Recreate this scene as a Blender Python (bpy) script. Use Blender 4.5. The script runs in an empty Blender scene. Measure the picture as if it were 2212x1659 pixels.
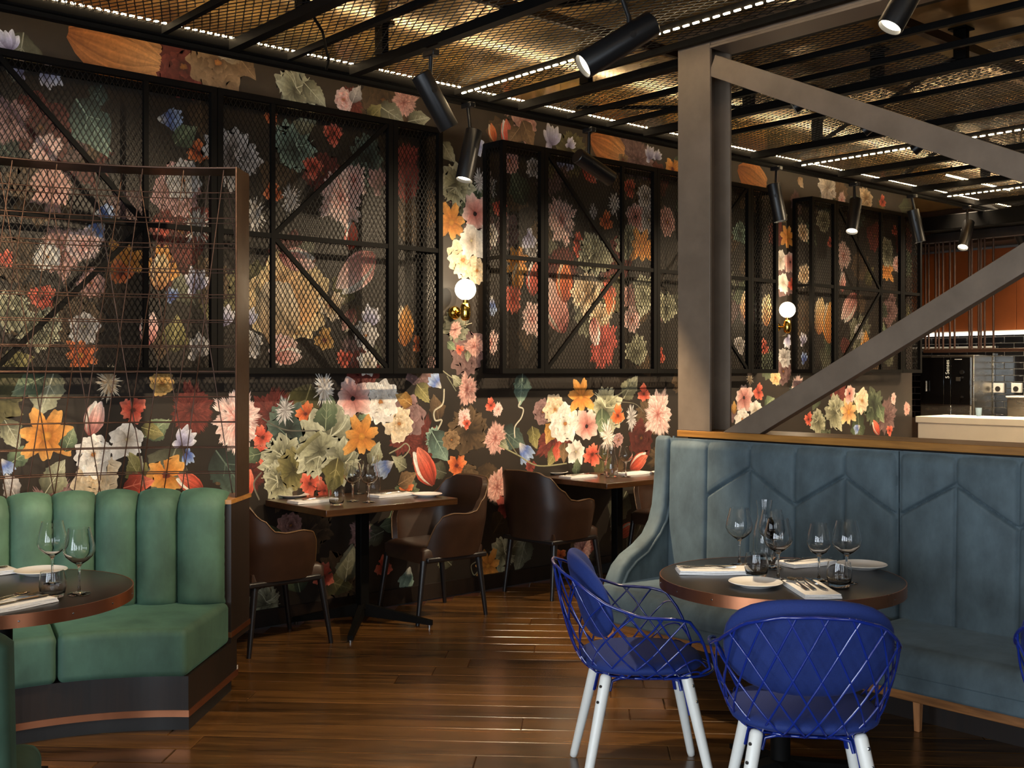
import bpy, bmesh, math, random
import numpy as np
from mathutils import Vector, Matrix, Quaternion

# ------------------------------------------------------------------ camera, world, exposure
SC = bpy.context.scene
COL = SC.collection
F = 2395.0            # focal length in pixels of the 2212 x 1659 frame
HZ = 804.0            # horizon row
CAMH = 1.5
WY = 5.88             # floral wall plane
cam_d = bpy.data.cameras.new('camera')
cam_d.sensor_width = 36.0
cam_d.lens = F / 2212 * 36.0
cam_d.shift_y = -(829.5 - HZ) / 2212
cam_d.clip_start = 0.05
cam = bpy.data.objects.new('camera', cam_d)
COL.objects.link(cam)
cam.location = (0, 0, CAMH)
CA = math.radians(41.3)
cam.rotation_euler = (math.pi / 2, 0, -CA)
SC.camera = cam
SC.view_settings.view_transform = 'Standard'
SC.view_settings.look = 'None'
SC.view_settings.gamma = 1.0
SC.view_settings.use_curve_mapping = False
SC.view_settings.exposure = 0.0
try:
    SC.cycles.max_bounces = 8
    SC.cycles.diffuse_bounces = 3
    SC.cycles.glossy_bounces = 3
    SC.cycles.transmission_bounces = 8
    SC.cycles.transparent_max_bounces = 12
    SC.cycles.sample_clamp_indirect = 4.0
except Exception:
    pass
W = bpy.data.worlds.new('world')
SC.world = W
W.use_nodes = True
bg = W.node_tree.nodes['Background']
bg.inputs[0].default_value = (0.75, 0.87, 1.0, 1)
bg.inputs[1].default_value = 0.6


def area_light(name, loc, target, sx, sy, power, col):
    l = bpy.data.lights.new(name, 'AREA')
    l.shape = 'RECTANGLE'
    l.size = sx
    l.size_y = sy
    l.energy = power
    l.color = col
    o = bpy.data.objects.new(name, l)
    COL.objects.link(o)
    o.location = loc
    o.rotation_euler = (Vector(target) - Vector(loc)).to_track_quat('-Z', 'Y').to_euler()
    return o


# daylight coming in through the three street windows on the left and behind the camera
DAY = (0.80, 0.90, 1.0)
for k, wy_ in enumerate((-2.2, -0.1, 2.0)):
    area_light('window_daylight', (-3.93, wy_, 1.55), (0, wy_, 1.45), 1.5, 2.0, 150, DAY)
for k, wx_ in enumerate((-1.6, 1.0)):
    area_light('window_daylight', (wx_, -3.93, 1.55), (wx_, 0, 1.45), 1.5, 2.0, 38, DAY)
WARM = (1.0, 0.77, 0.50)

# ------------------------------------------------------------------ helpers
u3 = math.sin


def S(r, g, b):
    def q(c):
        c /= 255.0
        return c / 12.92 if c <= 0.04045 else ((c + 0.055) / 1.055) ** 2.4
    return (q(r), q(g), q(b))


def C(xc, d):                         # camera-right / depth -> room x, y
    c, s = math.cos(CA), math.sin(CA)
    return (c * xc + s * d, -s * xc + c * d)


def onz(px, py, z):                   # point of the photograph lying at height z
    d = F * (CAMH - z) / (py - HZ)
    return C((px - 1106) / F * d, d)


def onwall(px, py, y=WY):
    r = (px - 1106) / F
    dx, dy = C(r, 1.0)
    t = y / dy
    return (t * dx, CAMH + (HZ - py) * t / F, t)


class MB:
    def __init__(s):
        s.v = []
        s.f = []
        s.c = []

    def add(s, vs, fs):
        b = len(s.v)
        s.v += [tuple(p) for p in vs]
        s.f += [tuple(i + b for i in f) for f in fs]
        return s

    def box(s, x0, x1, y0, y1, z0, z1):
        return s.add([(x0, y0, z0), (x1, y0, z0), (x1, y1, z0), (x0, y1, z0), (x0, y0, z1), (x1, y0, z1), (x1, y1, z1), (x0, y1, z1)],
                     [(0, 3, 2, 1), (4, 5, 6, 7), (0, 1, 5, 4), (1, 2, 6, 5), (2, 3, 7, 6), (3, 0, 4, 7)])

    def bar(s, p, q, w, h, up=(0, 0, 1)):
        p, q = Vector(p), Vector(q)
        d = (q - p).normalized()
        side = d.cross(Vector(up))
        if side.length < 1e-4:
            side = d.cross(Vector((1, 0, 0)))
        side.normalize()
        n = side.cross(d).normalized()
        vs = []
        for e in (p, q):
            for a, b in ((-1, -1), (1, -1), (1, 1), (-1, 1)):
                vs.append(e + side * (a * w / 2) + n * (b * h / 2))
        return s.add(vs, [(0, 1, 2, 3)[::-1], (4, 5, 6, 7), (0, 1, 5, 4), (1, 2, 6, 5), (2, 3, 7, 6), (3, 0, 4, 7)])

    def tube(s, pts, r, n=8, closed=False, caps=True):
        pts = [Vector(p) for p in pts]
        m = len(pts)
        rs = r if isinstance(r, (list, tuple)) else [r] * m
        ref = None
        vs = []
        for i, p in enumerate(pts):
            if closed:
                t = pts[(i + 1) % m] - pts[i - 1]
            else:
                t = pts[min(i + 1, m - 1)] - pts[max(i - 1, 0)]
            t.normalize()
            if ref is None:
                ref = t.orthogonal().normalized()
            ref = (ref - t * ref.dot(t))
            if ref.length < 1e-6:
                ref = t.orthogonal()
            ref.normalize()
            b = t.cross(ref)
            for k in range(n):
                a = 2 * math.pi * k / n
                vs.append(p + (ref * math.cos(a) + b * math.sin(a)) * rs[i])
        fs = []
        for i in range(m if closed else m - 1):
            j = (i + 1) % m
            for k in range(n):
                k2 = (k + 1) % n
                fs.append((i * n + k, i * n + k2, j * n + k2, j * n + k))
        if caps and not closed:
            fs.append(tuple(range(n))[::-1])
            fs.append(tuple((m - 1) * n + k for k in range(n)))
        return s.add(vs, fs)

    def lathe(s, prof, n=24, c=(0, 0, 0), caps=True):
        vs = []
        for r, z in prof:
            for k in range(n):
                a = 2 * math.pi * k / n
                vs.append((c[0] + r * math.cos(a), c[1] + r * math.sin(a), c[2] + z))
        fs = []
        m = len(prof)
        for i in range(m - 1):
            for k in range(n):
                k2 = (k + 1) % n
                fs.append((i * n + k, i * n + k2, (i + 1) * n + k2, (i + 1) * n + k))
        if caps:
            fs.append(tuple(range(n))[::-1])
            fs.append(tuple((m - 1) * n + k for k in range(n)))
        return s.add(vs, fs)

    def grid(s, fn, nu, nv, flip=False):
        vs = [fn(i / nu, j / nv) for i in range(nu + 1) for j in range(nv + 1)]
        fs = []
        for i in range(nu):
            for j in range(nv):
                a = i * (nv + 1) + j
                q = (a, a + nv + 1, a + nv + 2, a + 1)
                fs.append(q[::-1] if flip else q)
        return s.add(vs, fs)

    def slab(s, fn, nu, nv, th):
        """closed thick sheet: fn(u,v)->(point, normal)"""
        top = []
        bot = []
        for i in range(nu + 1):
            for j in range(nv + 1):
                p, n = fn(i / nu, j / nv)
                p, n = Vector(p), Vector(n)
                top.append(p)
                bot.append(p - n * th)
        N = len(top)
        fs = []
        for i in range(nu):
            for j in range(nv):
                a = i * (nv + 1) + j
                q = (a, a + nv + 1, a + nv + 2, a + 1)
                fs.append(q)
                fs.append(tuple(x + N for x in q[::-1]))
        for i in range(nu):
            a = i * (nv + 1)
            fs.append((a, a + N, a + nv + 1 + N, a + nv + 1))
            a = i * (nv + 1) + nv
            fs.append((a, a + nv + 1, a + nv + 1 + N, a + N))
        for j in range(nv):
            a = j
            fs.append((a, a + 1, a + 1 + N, a + N))
            a = nu * (nv + 1) + j
            fs.append((a, a + N, a + 1 + N, a + 1))
        return s.add(top + bot, fs)

    def prism(s, pts, vec):
        n = len(pts)
        v = Vector(vec)
        a = [Vector(p) for p in pts]
        fs = [tuple(range(n))[::-1], tuple(range(n, 2 * n))]
        for i in range(n):
            j = (i + 1) % n
            fs.append((i, j, j + n, i + n))
        return s.add(a + [p + v for p in a], fs)

    def build(s, name, m, parent=None, smooth=None, bevel=0, seg=2, off=None):
        me = bpy.data.meshes.new(name)
        vs = s.v
        if off is None and parent is not None:
            off = parent.get('_o')
        if off is not None:
            ox, oy, oz = off
            vs = [(x - ox, y - oy, z - oz) for x, y, z in vs]
        me.from_pydata(vs, [], s.f)
        me.update()
        bm = bmesh.new()
        bm.from_mesh(me)
        bmesh.ops.recalc_face_normals(bm, faces=bm.faces)
        bm.to_mesh(me)
        bm.free()
        me.materials.append(m)
        if smooth is not None:
            me.shade_smooth()
            me.set_sharp_from_angle(angle=math.radians(smooth))
        o = bpy.data.objects.new(name, me)
        COL.objects.link(o)
        if parent is not None:
            o.parent = parent
            if '_o' in parent.keys():
                o['_o'] = parent['_o']
        if bevel:
            b = o.modifiers.new('bevel', 'BEVEL')
            b.width = bevel
            b.segments = seg
            b.limit_method = 'ANGLE'
            b.angle_limit = math.radians(40)
            b.use_clamp_overlap = True
            if smooth is None:
                me.shade_smooth()
                me.set_sharp_from_angle(angle=math.radians(50))
        return o


def tag(o, label, cat, group=None):
    o['label'] = label
    o['category'] = cat
    if group:
        o['group'] = group
    return o


def thing(name, label, cat, loc=(0, 0, 0), rz=0.0, group=None, world=False):
    o = bpy.data.objects.new(name, None)
    o.empty_display_size = 0.1
    COL.objects.link(o)
    o.location = loc
    o.rotation_euler = (0, 0, rz)
    tag(o, label, cat, group)
    if world:
        o['_o'] = list(loc)
    return o


def dup(root, loc, rz, label, group=None):
    r = root.copy()
    COL.objects.link(r)
    r.location = loc
    r.rotation_euler = (0, 0, rz)
    r['label'] = label
    if group:
        r['group'] = group
    for ch in list(root.children):
        c = ch.copy()
        COL.objects.link(c)
        c.parent = r
        for g in list(ch.children):
            d = g.copy()
            COL.objects.link(d)
            d.parent = c
    return r


def copy_part(o, parent, loc=(0, 0, 0), rot=None):
    c = o.copy()
    COL.objects.link(c)
    c.parent = parent
    c.location = loc
    if rot is not None:
        c.rotation_euler = rot
    return c


def struct(o):
    o['kind'] = 'structure'
    return o


def stuff(o):
    o['kind'] = 'stuff'
    return o


# ------------------------------------------------------------------ materials
def mat(name, col, rough=0.5, metal=0.0, var=None, bump=0.0, sheen=0.0, coat=0.0, spec=0.5, stretch=(1, 1, 1), sheen_tint=None, rvar=0.0):
    m = bpy.data.materials.new(name)
    m.use_nodes = True
    nt = m.node_tree
    b = nt.nodes['Principled BSDF']
    b.inputs['Base Color'].default_value = (*col, 1)
    b.inputs['Roughness'].default_value = rough
    b.inputs['Metallic'].default_value = metal
    b.inputs['Specular IOR Level'].default_value = spec
    if sheen:
        b.inputs['Sheen Weight'].default_value = sheen
        b.inputs['Sheen Roughness'].default_value = 0.35
        if sheen_tint:
            b.inputs['Sheen Tint'].default_value = (*sheen_tint, 1)
    if coat:
        b.inputs['Coat Weight'].default_value = coat
        b.inputs['Coat Roughness'].default_value = 0.08
    if var:
        sc, lo, hi = var
        tc = nt.nodes.new('ShaderNodeTexCoord')
        mp = nt.nodes.new('ShaderNodeMapping')
        mp.inputs['Scale'].default_value = stretch
        nt.links.new(tc.outputs['Object'], mp.inputs[0])
        n = nt.nodes.new('ShaderNodeTexNoise')
        n.inputs['Scale'].default_value = sc
        n.inputs['Detail'].default_value = 5
        n.inputs['Roughness'].default_value = 0.62
        nt.links.new(mp.outputs[0], n.inputs['Vector'])
        r = nt.nodes.new('ShaderNodeMapRange')
        r.inputs[1].default_value = 0.3
        r.inputs[2].default_value = 0.7
        r.inputs[3].default_value = lo
        r.inputs[4].default_value = hi
        nt.links.new(n.outputs[0], r.inputs[0])
        mx = nt.nodes.new('ShaderNodeVectorMath')
        mx.operation = 'SCALE'
        mx.inputs[0].default_value = col
        nt.links.new(r.outputs[0], mx.inputs['Scale'])
        nt.links.new(mx.outputs[0], b.inputs['Base Color'])
        if rvar:
            r2 = nt.nodes.new('ShaderNodeMapRange')
            r2.inputs[1].default_value = 0.3
            r2.inputs[2].default_value = 0.7
            r2.inputs[3].default_value = rough - rvar
            r2.inputs[4].default_value = rough + rvar
            nt.links.new(n.outputs[0], r2.inputs[0])
            nt.links.new(r2.outputs[0], b.inputs['Roughness'])
        if bump:
            bp = nt.nodes.new('ShaderNodeBump')
            bp.inputs['Strength'].default_value = bump
            bp.inputs['Distance'].default_value = 0.004
            nt.links.new(n.outputs[0], bp.inputs['Height'])
            nt.links.new(bp.outputs[0], b.inputs['Normal'])
    return m


def wood(name, dark, light, scale=1.0, rough=0.3, axis=0, rnd=True, coat=0.0, bump=0.15):
    m = bpy.data.materials.new(name)
    m.use_nodes = True
    nt = m.node_tree
    L = nt.links.new
    b = nt.nodes['Principled BSDF']
    tc = nt.nodes.new('ShaderNodeTexCoord')
    mp = nt.nodes.new('ShaderNodeMapping')
    st = [14, 14, 14]
    st[axis] = 1.1
    mp.inputs['Scale'].default_value = [s * scale for s in st]
    L(tc.outputs['Object'], mp.inputs[0])
    vec = mp.outputs[0]
    oi = nt.nodes.new('ShaderNodeObjectInfo')
    if rnd:
        ad = nt.nodes.new('ShaderNodeVectorMath')
        ad.operation = 'ADD'
        ml = nt.nodes.new('ShaderNodeVectorMath')
        ml.operation = 'SCALE'
        ml.inputs[0].default_value = (37, 91, 13)
        L(oi.outputs['Random'], ml.inputs['Scale'])
        L(vec, ad.inputs[0])
        L(ml.outputs[0], ad.inputs[1])
        vec = ad.outputs[0]
    n1 = nt.nodes.new('ShaderNodeTexNoise')
    n1.inputs['Scale'].default_value = 1.0
    n1.inputs['Detail'].default_value = 6
    n1.inputs['Roughness'].default_value = 0.65
    n1.inputs['Distortion'].default_value = 0.5
    L(vec, n1.inputs['Vector'])
    n2 = nt.nodes.new('ShaderNodeTexNoise')
    n2.inputs['Scale'].default_value = 6.0
    n2.inputs['Detail'].default_value = 3
    L(vec, n2.inputs['Vector'])
    mi = nt.nodes.new('ShaderNodeMath')
    mi.operation = 'MULTIPLY_ADD'
    mi.inputs[1].default_value = 0.35
    L(n2.outputs[0], mi.inputs[0])
    sc = nt.nodes.new('ShaderNodeMath')
    sc.operation = 'MULTIPLY'
    sc.inputs[1].default_value = 0.75
    L(n1.outputs[0], sc.inputs[0])
    L(sc.outputs[0], mi.inputs[2])
    last = mi.outputs[0]
    if rnd:
        a2 = nt.nodes.new('ShaderNodeMath')
        a2.operation = 'MULTIPLY_ADD'
        a2.inputs[1].default_value = 0.16
        L(oi.outputs['Random'], a2.inputs[0])
        s2 = nt.nodes.new('ShaderNodeMath')
        s2.operation = 'SUBTRACT'
        s2.inputs[1].default_value = 0.08
        L(last, s2.inputs[0])
        L(s2.outputs[0], a2.inputs[2])
        last = a2.outputs[0]
    cr = nt.nodes.new('ShaderNodeValToRGB')
    cr.color_ramp.elements[0].position = 0.36
    cr.color_ramp.elements[0].color = (*dark, 1)
    cr.color_ramp.elements[1].position = 0.72
    cr.color_ramp.elements[1].color = (*light, 1)
    L(last, cr.inputs[0])
    L(cr.outputs[0], b.inputs['Base Color'])
    b.inputs['Roughness'].default_value = rough
    if coat:
        b.inputs['Coat Weight'].default_value = coat
        b.inputs['Coat Roughness'].default_value = 0.15
    bp = nt.nodes.new('ShaderNodeBump')
    bp.inputs['Strength'].default_value = bump
    bp.inputs['Distance'].default_value = 0.002
    L(last, bp.inputs['Height'])
    L(bp.outputs[0], b.inputs['Normal'])
    return m


def emit(name, col, st):
    m = bpy.data.materials.new(name)
    m.use_nodes = True
    b = m.node_tree.nodes['Principled BSDF']
    b.inputs['Base Color'].default_value = (*col, 1)
    b.inputs['Emission Color'].default_value = (*col, 1)
    b.inputs['Emission Strength'].default_value = st
    return m


def glassmat(name, col=(1, 1, 1), rough=0.0, ior=1.38):
    m = bpy.data.materials.new(name)
    m.use_nodes = True
    b = m.node_tree.nodes['Principled BSDF']
    b.inputs['Base Color'].default_value = (*col, 1)
    b.inputs['Roughness'].default_value = rough
    b.inputs['IOR'].default_value = ior
    b.inputs['Transmission Weight'].default_value = 1.0
    return m


def printmat(name):
    m = bpy.data.materials.new(name)
    m.use_nodes = True
    nt = m.node_tree
    b = nt.nodes['Principled BSDF']
    a = nt.nodes.new('ShaderNodeAttribute')
    a.attribute_name = 'Col'
    tc = nt.nodes.new('ShaderNodeTexCoord')
    n = nt.nodes.new('ShaderNodeTexNoise')
    n.inputs['Scale'].default_value = 28
    n.inputs['Detail'].default_value = 6
    n.inputs['Roughness'].default_value = 0.7
    n.inputs['Distortion'].default_value = 1.2
    nt.links.new(tc.outputs['Object'], n.inputs['Vector'])
    r = nt.nodes.new('ShaderNodeMapRange')
    r.inputs[1].default_value = 0.3
    r.inputs[2].default_value = 0.7
    r.inputs[3].default_value = 0.72
    r.inputs[4].default_value = 1.18
    nt.links.new(n.outputs[0], r.inputs[0])
    mx = nt.nodes.new('ShaderNodeVectorMath')
    mx.operation = 'SCALE'
    nt.links.new(a.outputs['Color'], mx.inputs[0])
    nt.links.new(r.outputs[0], mx.inputs['Scale'])
    nt.links.new(mx.outputs[0], b.inputs['Base Color'])
    b.inputs['Roughness'].default_value = 0.55
    return m


M = {}
M['black'] = mat('black_powder_coat', S(11, 10, 9), 0.6, 0.0, var=(30, .8, 1.2), spec=.1)
M['spot'] = mat('spot_black', S(22, 22, 23), 0.36, 0.1, var=(40, .9, 1.1))
M['steel'] = mat('bronze_grey_steel', S(114, 99, 84), 0.5, 0.12, var=(6, .82, 1.12), rvar=.06)
M['mesh'] = mat('mesh_metal', S(18, 15, 12), 0.5, 0.0, var=(20, .8, 1.2), spec=.2)
M['copper'] = mat('copper_band', S(186, 122, 88), 0.3, 0.95, var=(5, .9, 1.08), rvar=.04, stretch=(1, 1, .1))
M['bronzewire'] = mat('bronze_wire', S(74, 51, 38), 0.42, 0.6, var=(12, .8, 1.15))
M['bronze'] = mat('dark_bronze_plate', S(64, 46, 30), 0.4, 0.6, var=(5, .75, 1.2), rvar=.08)
M['brass'] = mat('polished_brass', S(232, 190, 90), 0.12, 1.0, var=(8, .9, 1.05))
M['blue'] = mat('blue_velvet', S(74, 89, 96), 0.75, 0, var=(9, .66, 1.28), bump=.1, sheen=.4, sheen_tint=S(150, 175, 190), stretch=(1, 1, .6))
M['green'] = mat('green_velvet', S(64, 94, 77), 0.72, 0, var=(7, .66, 1.28), bump=.1, sheen=.28, sheen_tint=S(130, 200, 180), stretch=(1, 1, .6))
M['bfabric'] = mat('royal_blue_fabric', S(17, 42, 108), 0.8, 0, var=(300, .85, 1.15), bump=.2, sheen=.12, sheen_tint=S(150, 150, 230))
M['bwire'] = mat('royal_blue_lacquer', S(15, 40, 124), 0.2, 0, var=(20, .9, 1.1), coat=.6)
M['white'] = mat('white_lacquered_wood', S(232, 232, 226), 0.4, 0, var=(6, .93, 1.03))
M['porcelain'] = mat('white_porcelain', S(244, 240, 234), 0.22, 0, var=(6, .97, 1.02), coat=.4)
M['napkin'] = mat('white_napkin_cloth', S(240, 238, 236), 0.9, 0, var=(140, .93, 1.04), bump=.3)
M['silver'] = mat('polished_cutlery', S(196, 190, 182), 0.16, 1.0, var=(30, .9, 1.05))
M['bolt'] = mat('chrome_bolt', S(150, 150, 150), 0.25, 1.0, var=(30, .9, 1.05))
M['glass'] = glassmat('clear_glass')
M['leather'] = mat('brown_leather', S(48, 29, 18), 0.42, 0, var=(11, .75, 1.2), bump=.12)
M['leatherseam'] = mat('tan_leather_piping', S(92, 64, 36), 0.4, 0, var=(20, .85, 1.15))
M['darkleg'] = mat('black_stained_leg', S(24, 21, 22), 0.38, 0, var=(12, .85, 1.2))
M['tabletop'] = mat('black_linoleum', S(27, 23, 21), 0.28, 0, var=(8, .97, 1.03))
M['walnut'] = wood('walnut_table', S(42, 25, 12), S(84, 52, 26), 0.9, 0.28, 0, rnd=False, coat=.3)
M['oakrail'] = wood('oak_rail', S(90, 56, 28), S(168, 112, 62), 1.2, 0.42, 1, rnd=False)
M['oakleg'] = wood('oak_leg', S(140, 86, 48), S(205, 142, 90), 1.2, 0.42, 2, rnd=False)
M['ledge'] = wood('oak_ledge', S(120, 78, 30), S(176, 122, 56), 1.0, 0.4, 1, rnd=False)
M['darkwood'] = wood('dark_panel_wood', S(16, 10, 7), S(36, 22, 13), 0.9, 0.5, 2, rnd=False)
M['plank'] = wood('smoked_oak_plank', S(36, 23, 10), S(116, 79, 40), 1.0, 0.27, 0, rnd=True, coat=.2, bump=.07)
M['subfloor'] = wood('smoked_oak_floor', S(58, 32, 15), S(120, 70, 32), 0.8, 0.3, 0, rnd=False, coat=.2)
M['led'] = emit('led_diode', (1.0, 0.74, 0.42), 60)
M['globe'] = emit('opal_globe', (1.0, 0.86, 0.62), 7)
M['lens'] = emit('lamp_lens', (1.0, 0.86, 0.62), 9)
M['print'] = printmat('floral_print')
M['dark'] = mat('dark_paint', S(30, 26, 23), 0.6, 0, var=(5, .85, 1.15))
M['plaster'] = mat('dark_plaster', S(74, 62, 52), 0.8, 0, var=(4, .85, 1.12))
M['ceil'] = mat('burnished_ceiling', S(200, 164, 106), 0.18, 0.5, var=(1.6, .55, 1.25), rvar=.05, stretch=(1, .35, 1))
M['orange'] = mat('orange_panel', S(134, 68, 20), 0.6, 0, var=(4, .88, 1.08))
M['cream'] = mat('cream_counter', S(232, 222, 200), 0.35, 0, var=(5, .96, 1.03))
M['blacktile'] = mat('black_glazed_tile', S(22, 22, 24), 0.12, 0, var=(3, .8, 1.3), coat=.5)
M['grout'] = mat('pale_grout', S(150, 146, 140), 0.8, 0, var=(20, .9, 1.1))
M['stainless'] = mat('stainless_steel', S(190, 184, 172), 0.25, 0.95, var=(3, .8, 1.1), stretch=(1, 1, 6), rvar=.06)
M['ovenglass'] = mat('oven_black_glass', S(10, 10, 11), 0.1, 0, var=(5, .9, 1.1), coat=.6)
M['plastic'] = mat('white_plastic', S(228, 226, 220), 0.4, 0, var=(20, .97, 1.03))
M['tubelight'] = emit('fluorescent_tube', (1.0, 0.93, 0.80), 3)
M['rodbrown'] = mat('brown_steel_rod', S(60, 38, 26), 0.45, 0.4, var=(10, .85, 1.15))
M['cup'] = mat('pale_blue_cup', S(170, 200, 222), 0.4, 0, var=(10, .95, 1.04))
M['cable'] = mat('cream_cable', S(196, 184, 160), 0.5, 0, var=(10, .95, 1.05))

# ------------------------------------------------------------------ the shell of the room
CZ = 3.36
MW = mat('wallpaper_ground', S(41, 33, 26), 0.5, 0, var=(1.7, .55, 1.25))
wall_back = struct(MB().box(-4.0, 10.67, WY, WY + .14, 0, CZ).build('wall_back', MW, off=(0, WY, 0)))
wall_back.location = (0, WY, 0)
ceiling = struct(MB().box(-4.1, 14.2, -4.1, 9.1, CZ, CZ + .1).build('ceiling', M['ceil']))
floor = struct(MB().box(-4.1, 14.2, -4.1, 9.1, -.12, -.009).build('floor', M['subfloor']))
bb = MB().box(-4.0, 10.67, WY - .018, WY, 0.0, .1).build('baseboard_back', M['darkwood'])
struct(bb)


def window_wall(name, along, fixed, spans, lo, hi):
    """wall with real openings; along 'y' -> plane x = fixed"""
    m = MB()

    def bx(a0, a1, z0, z1):
        if along == 'y':
            m.box(fixed - .12, fixed, a0, a1, z0, z1)
        else:
            m.box(a0, a1, fixed - .12, fixed, z0, z1)
    edges = [lo] + [e for s_ in spans for e in s_] + [hi]
    for i in range(0, len(edges), 2):
        bx(edges[i], edges[i + 1], 0, CZ)
    for a0, a1 in spans:
        bx(a0, a1, 0, .5)
        bx(a0, a1, 2.6, CZ)
    return struct(m.build(name, M['plaster']))


window_wall('wall_left', 'y', -4.0, [(-3.0, -1.4), (-0.9, 0.7), (1.2, 2.8)], -4.1, WY)
window_wall('wall_front', 'x', -4.0, [(-2.4, -0.8), (0.2, 1.8)], -4.0, 14.0)
wn = 0
for along, fixed, spans in (('y', -4.05, [(-3.0, -1.4), (-0.9, 0.7), (1.2, 2.8)]), ('x', -4.05, [(-2.4, -0.8), (0.2, 1.8)])):
    for a0, a1 in spans:
        wn += 1
        m = MB()
        t = .05
        for p0, p1, z0, z1 in ((a0, a0 + t, .5, 2.6), (a1 - t, a1, .5, 2.6), (a0, a1, .5, .55), (a0, a1, 2.55, 2.6), ((a0 + a1) / 2 - t / 2, (a0 + a1) / 2 + t / 2, .55, 2.55)):
            if along == 'y':
                m.box(fixed - .03, fixed + .03, p0, p1, z0, z1)
            else:
                m.box(p0, p1, fixed - .03, fixed + .03, z0, z1)
        struct(m.build('window_%d' % wn, M['black']))
struct(MB().box(14.0, 14.12, -4.1, 9.0, 0, CZ).build('wall_right', M['plaster']))
struct(MB().box(10.53, 14.0, 8.88, 9.0, 0, CZ).build('wall_kitchen_end', M['plaster']))
struct(MB().box(10.53, 10.67, WY + .14, 8.88, 0, CZ).build('wall_kitchen_side', M['plaster']))

# ------------------------------------------------------------------ floor planks, laid diagonally
rng = random.Random(4)
PW = .162


def plank_mesh(L):
    g = .0015
    m = MB()
    x0, x1, y0, y1 = -L / 2 + g, L / 2 - g, -PW / 2 + g, PW / 2 - g
    c = .003
    z0, z1, z2 = -.009, -.003, 0
    vs = [(x0, y0, z0), (x1, y0, z0), (x1, y1, z0), (x0, y1, z0), (x0, y0, z1), (x1, y0, z1), (x1, y1, z1), (x0, y1, z1),
          (x0 + c, y0 + c, z2), (x1 - c, y0 + c, z2), (x1 - c, y1 - c, z2), (x0 + c, y1 - c, z2)]
    fs = []
    for a in (0, 4):
        for i in range(4):
            j = (i + 1) % 4
            fs.append((a + i, a + j, a + 4 + j, a + 4 + i))
    fs.append((8, 9, 10, 11))
    return m.add(vs, fs)


plank0 = {}
R2 = math.sqrt(.5)
row = 0
npl = 0
e = 2.62
while e < 10.6 and npl < 296:
    amin = max(-.60 * e - .5, e + .1 - math.sqrt(2) * (WY - .02))
    amax = min(.52 * e + .5, math.sqrt(2) * 10.4 - e)
    a = amin
    if amin > -.6 * e - .5 + .01:
        pass
    else:
        a -= rng.uniform(0, 1.2)
    while a < amax and npl < 296:
        L = rng.choice((1.2, 1.6, 1.9, 2.2))
        x, y = (e + (a + L / 2)) * R2, (e - (a + L / 2)) * R2
        if L not in plank0:
            o = plank_mesh(L).build('plank', M['plank'], floor)
            plank0[L] = o
        else:
            o = copy_part(plank0[L], floor)
        o.location = (x, y, 0)
        o.rotation_euler = (0, 0, -math.pi / 4)
        npl += 1
        a += L
    e += PW
    row += 1

# ------------------------------------------------------------------ the flower print
prng = np.random.default_rng(11)
PV, PF, PC = [], [], []
player = [0.0]
LAY = np.zeros((900, 260), int)
pcount = [0]


def lin(c):
    return np.array(S(*c))


def emit_grid(P, Cc, nu, nv):
    base = pcount[0]
    # stack the print in as few ink layers as the overlaps need
    i0, i1 = int((P[..., 0].min() + 4.5) / .02), int((P[..., 0].max() + 4.5) / .02) + 1
    j0, j1 = int(max(P[..., 1].min() + .5, 0) / .02), int((P[..., 1].max() + .5) / .02) + 1
    lay = LAY[i0:i1, j0:j1].max() + 1
    LAY[i0:i1, j0:j1] = lay
    player[0] = max(player[0], lay)
    y = -.0006 - lay * 9e-6
    pts = np.stack([P[..., 0], np.full(P.shape[:-1], y), P[..., 1]], -1).reshape(-1, 3)
    PV.append(pts)
    PC.append(np.clip(Cc, 0, 1).reshape(-1, 3))
    idx = np.arange((nu + 1) * (nv + 1)).reshape(nu + 1, nv + 1) + base
    q = np.stack([idx[:-1, :-1], idx[1:, :-1], idx[1:, 1:], idx[:-1, 1:]], -1).reshape(-1, 4)
    PF.append(q)
    pcount[0] += pts.shape[0]


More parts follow.
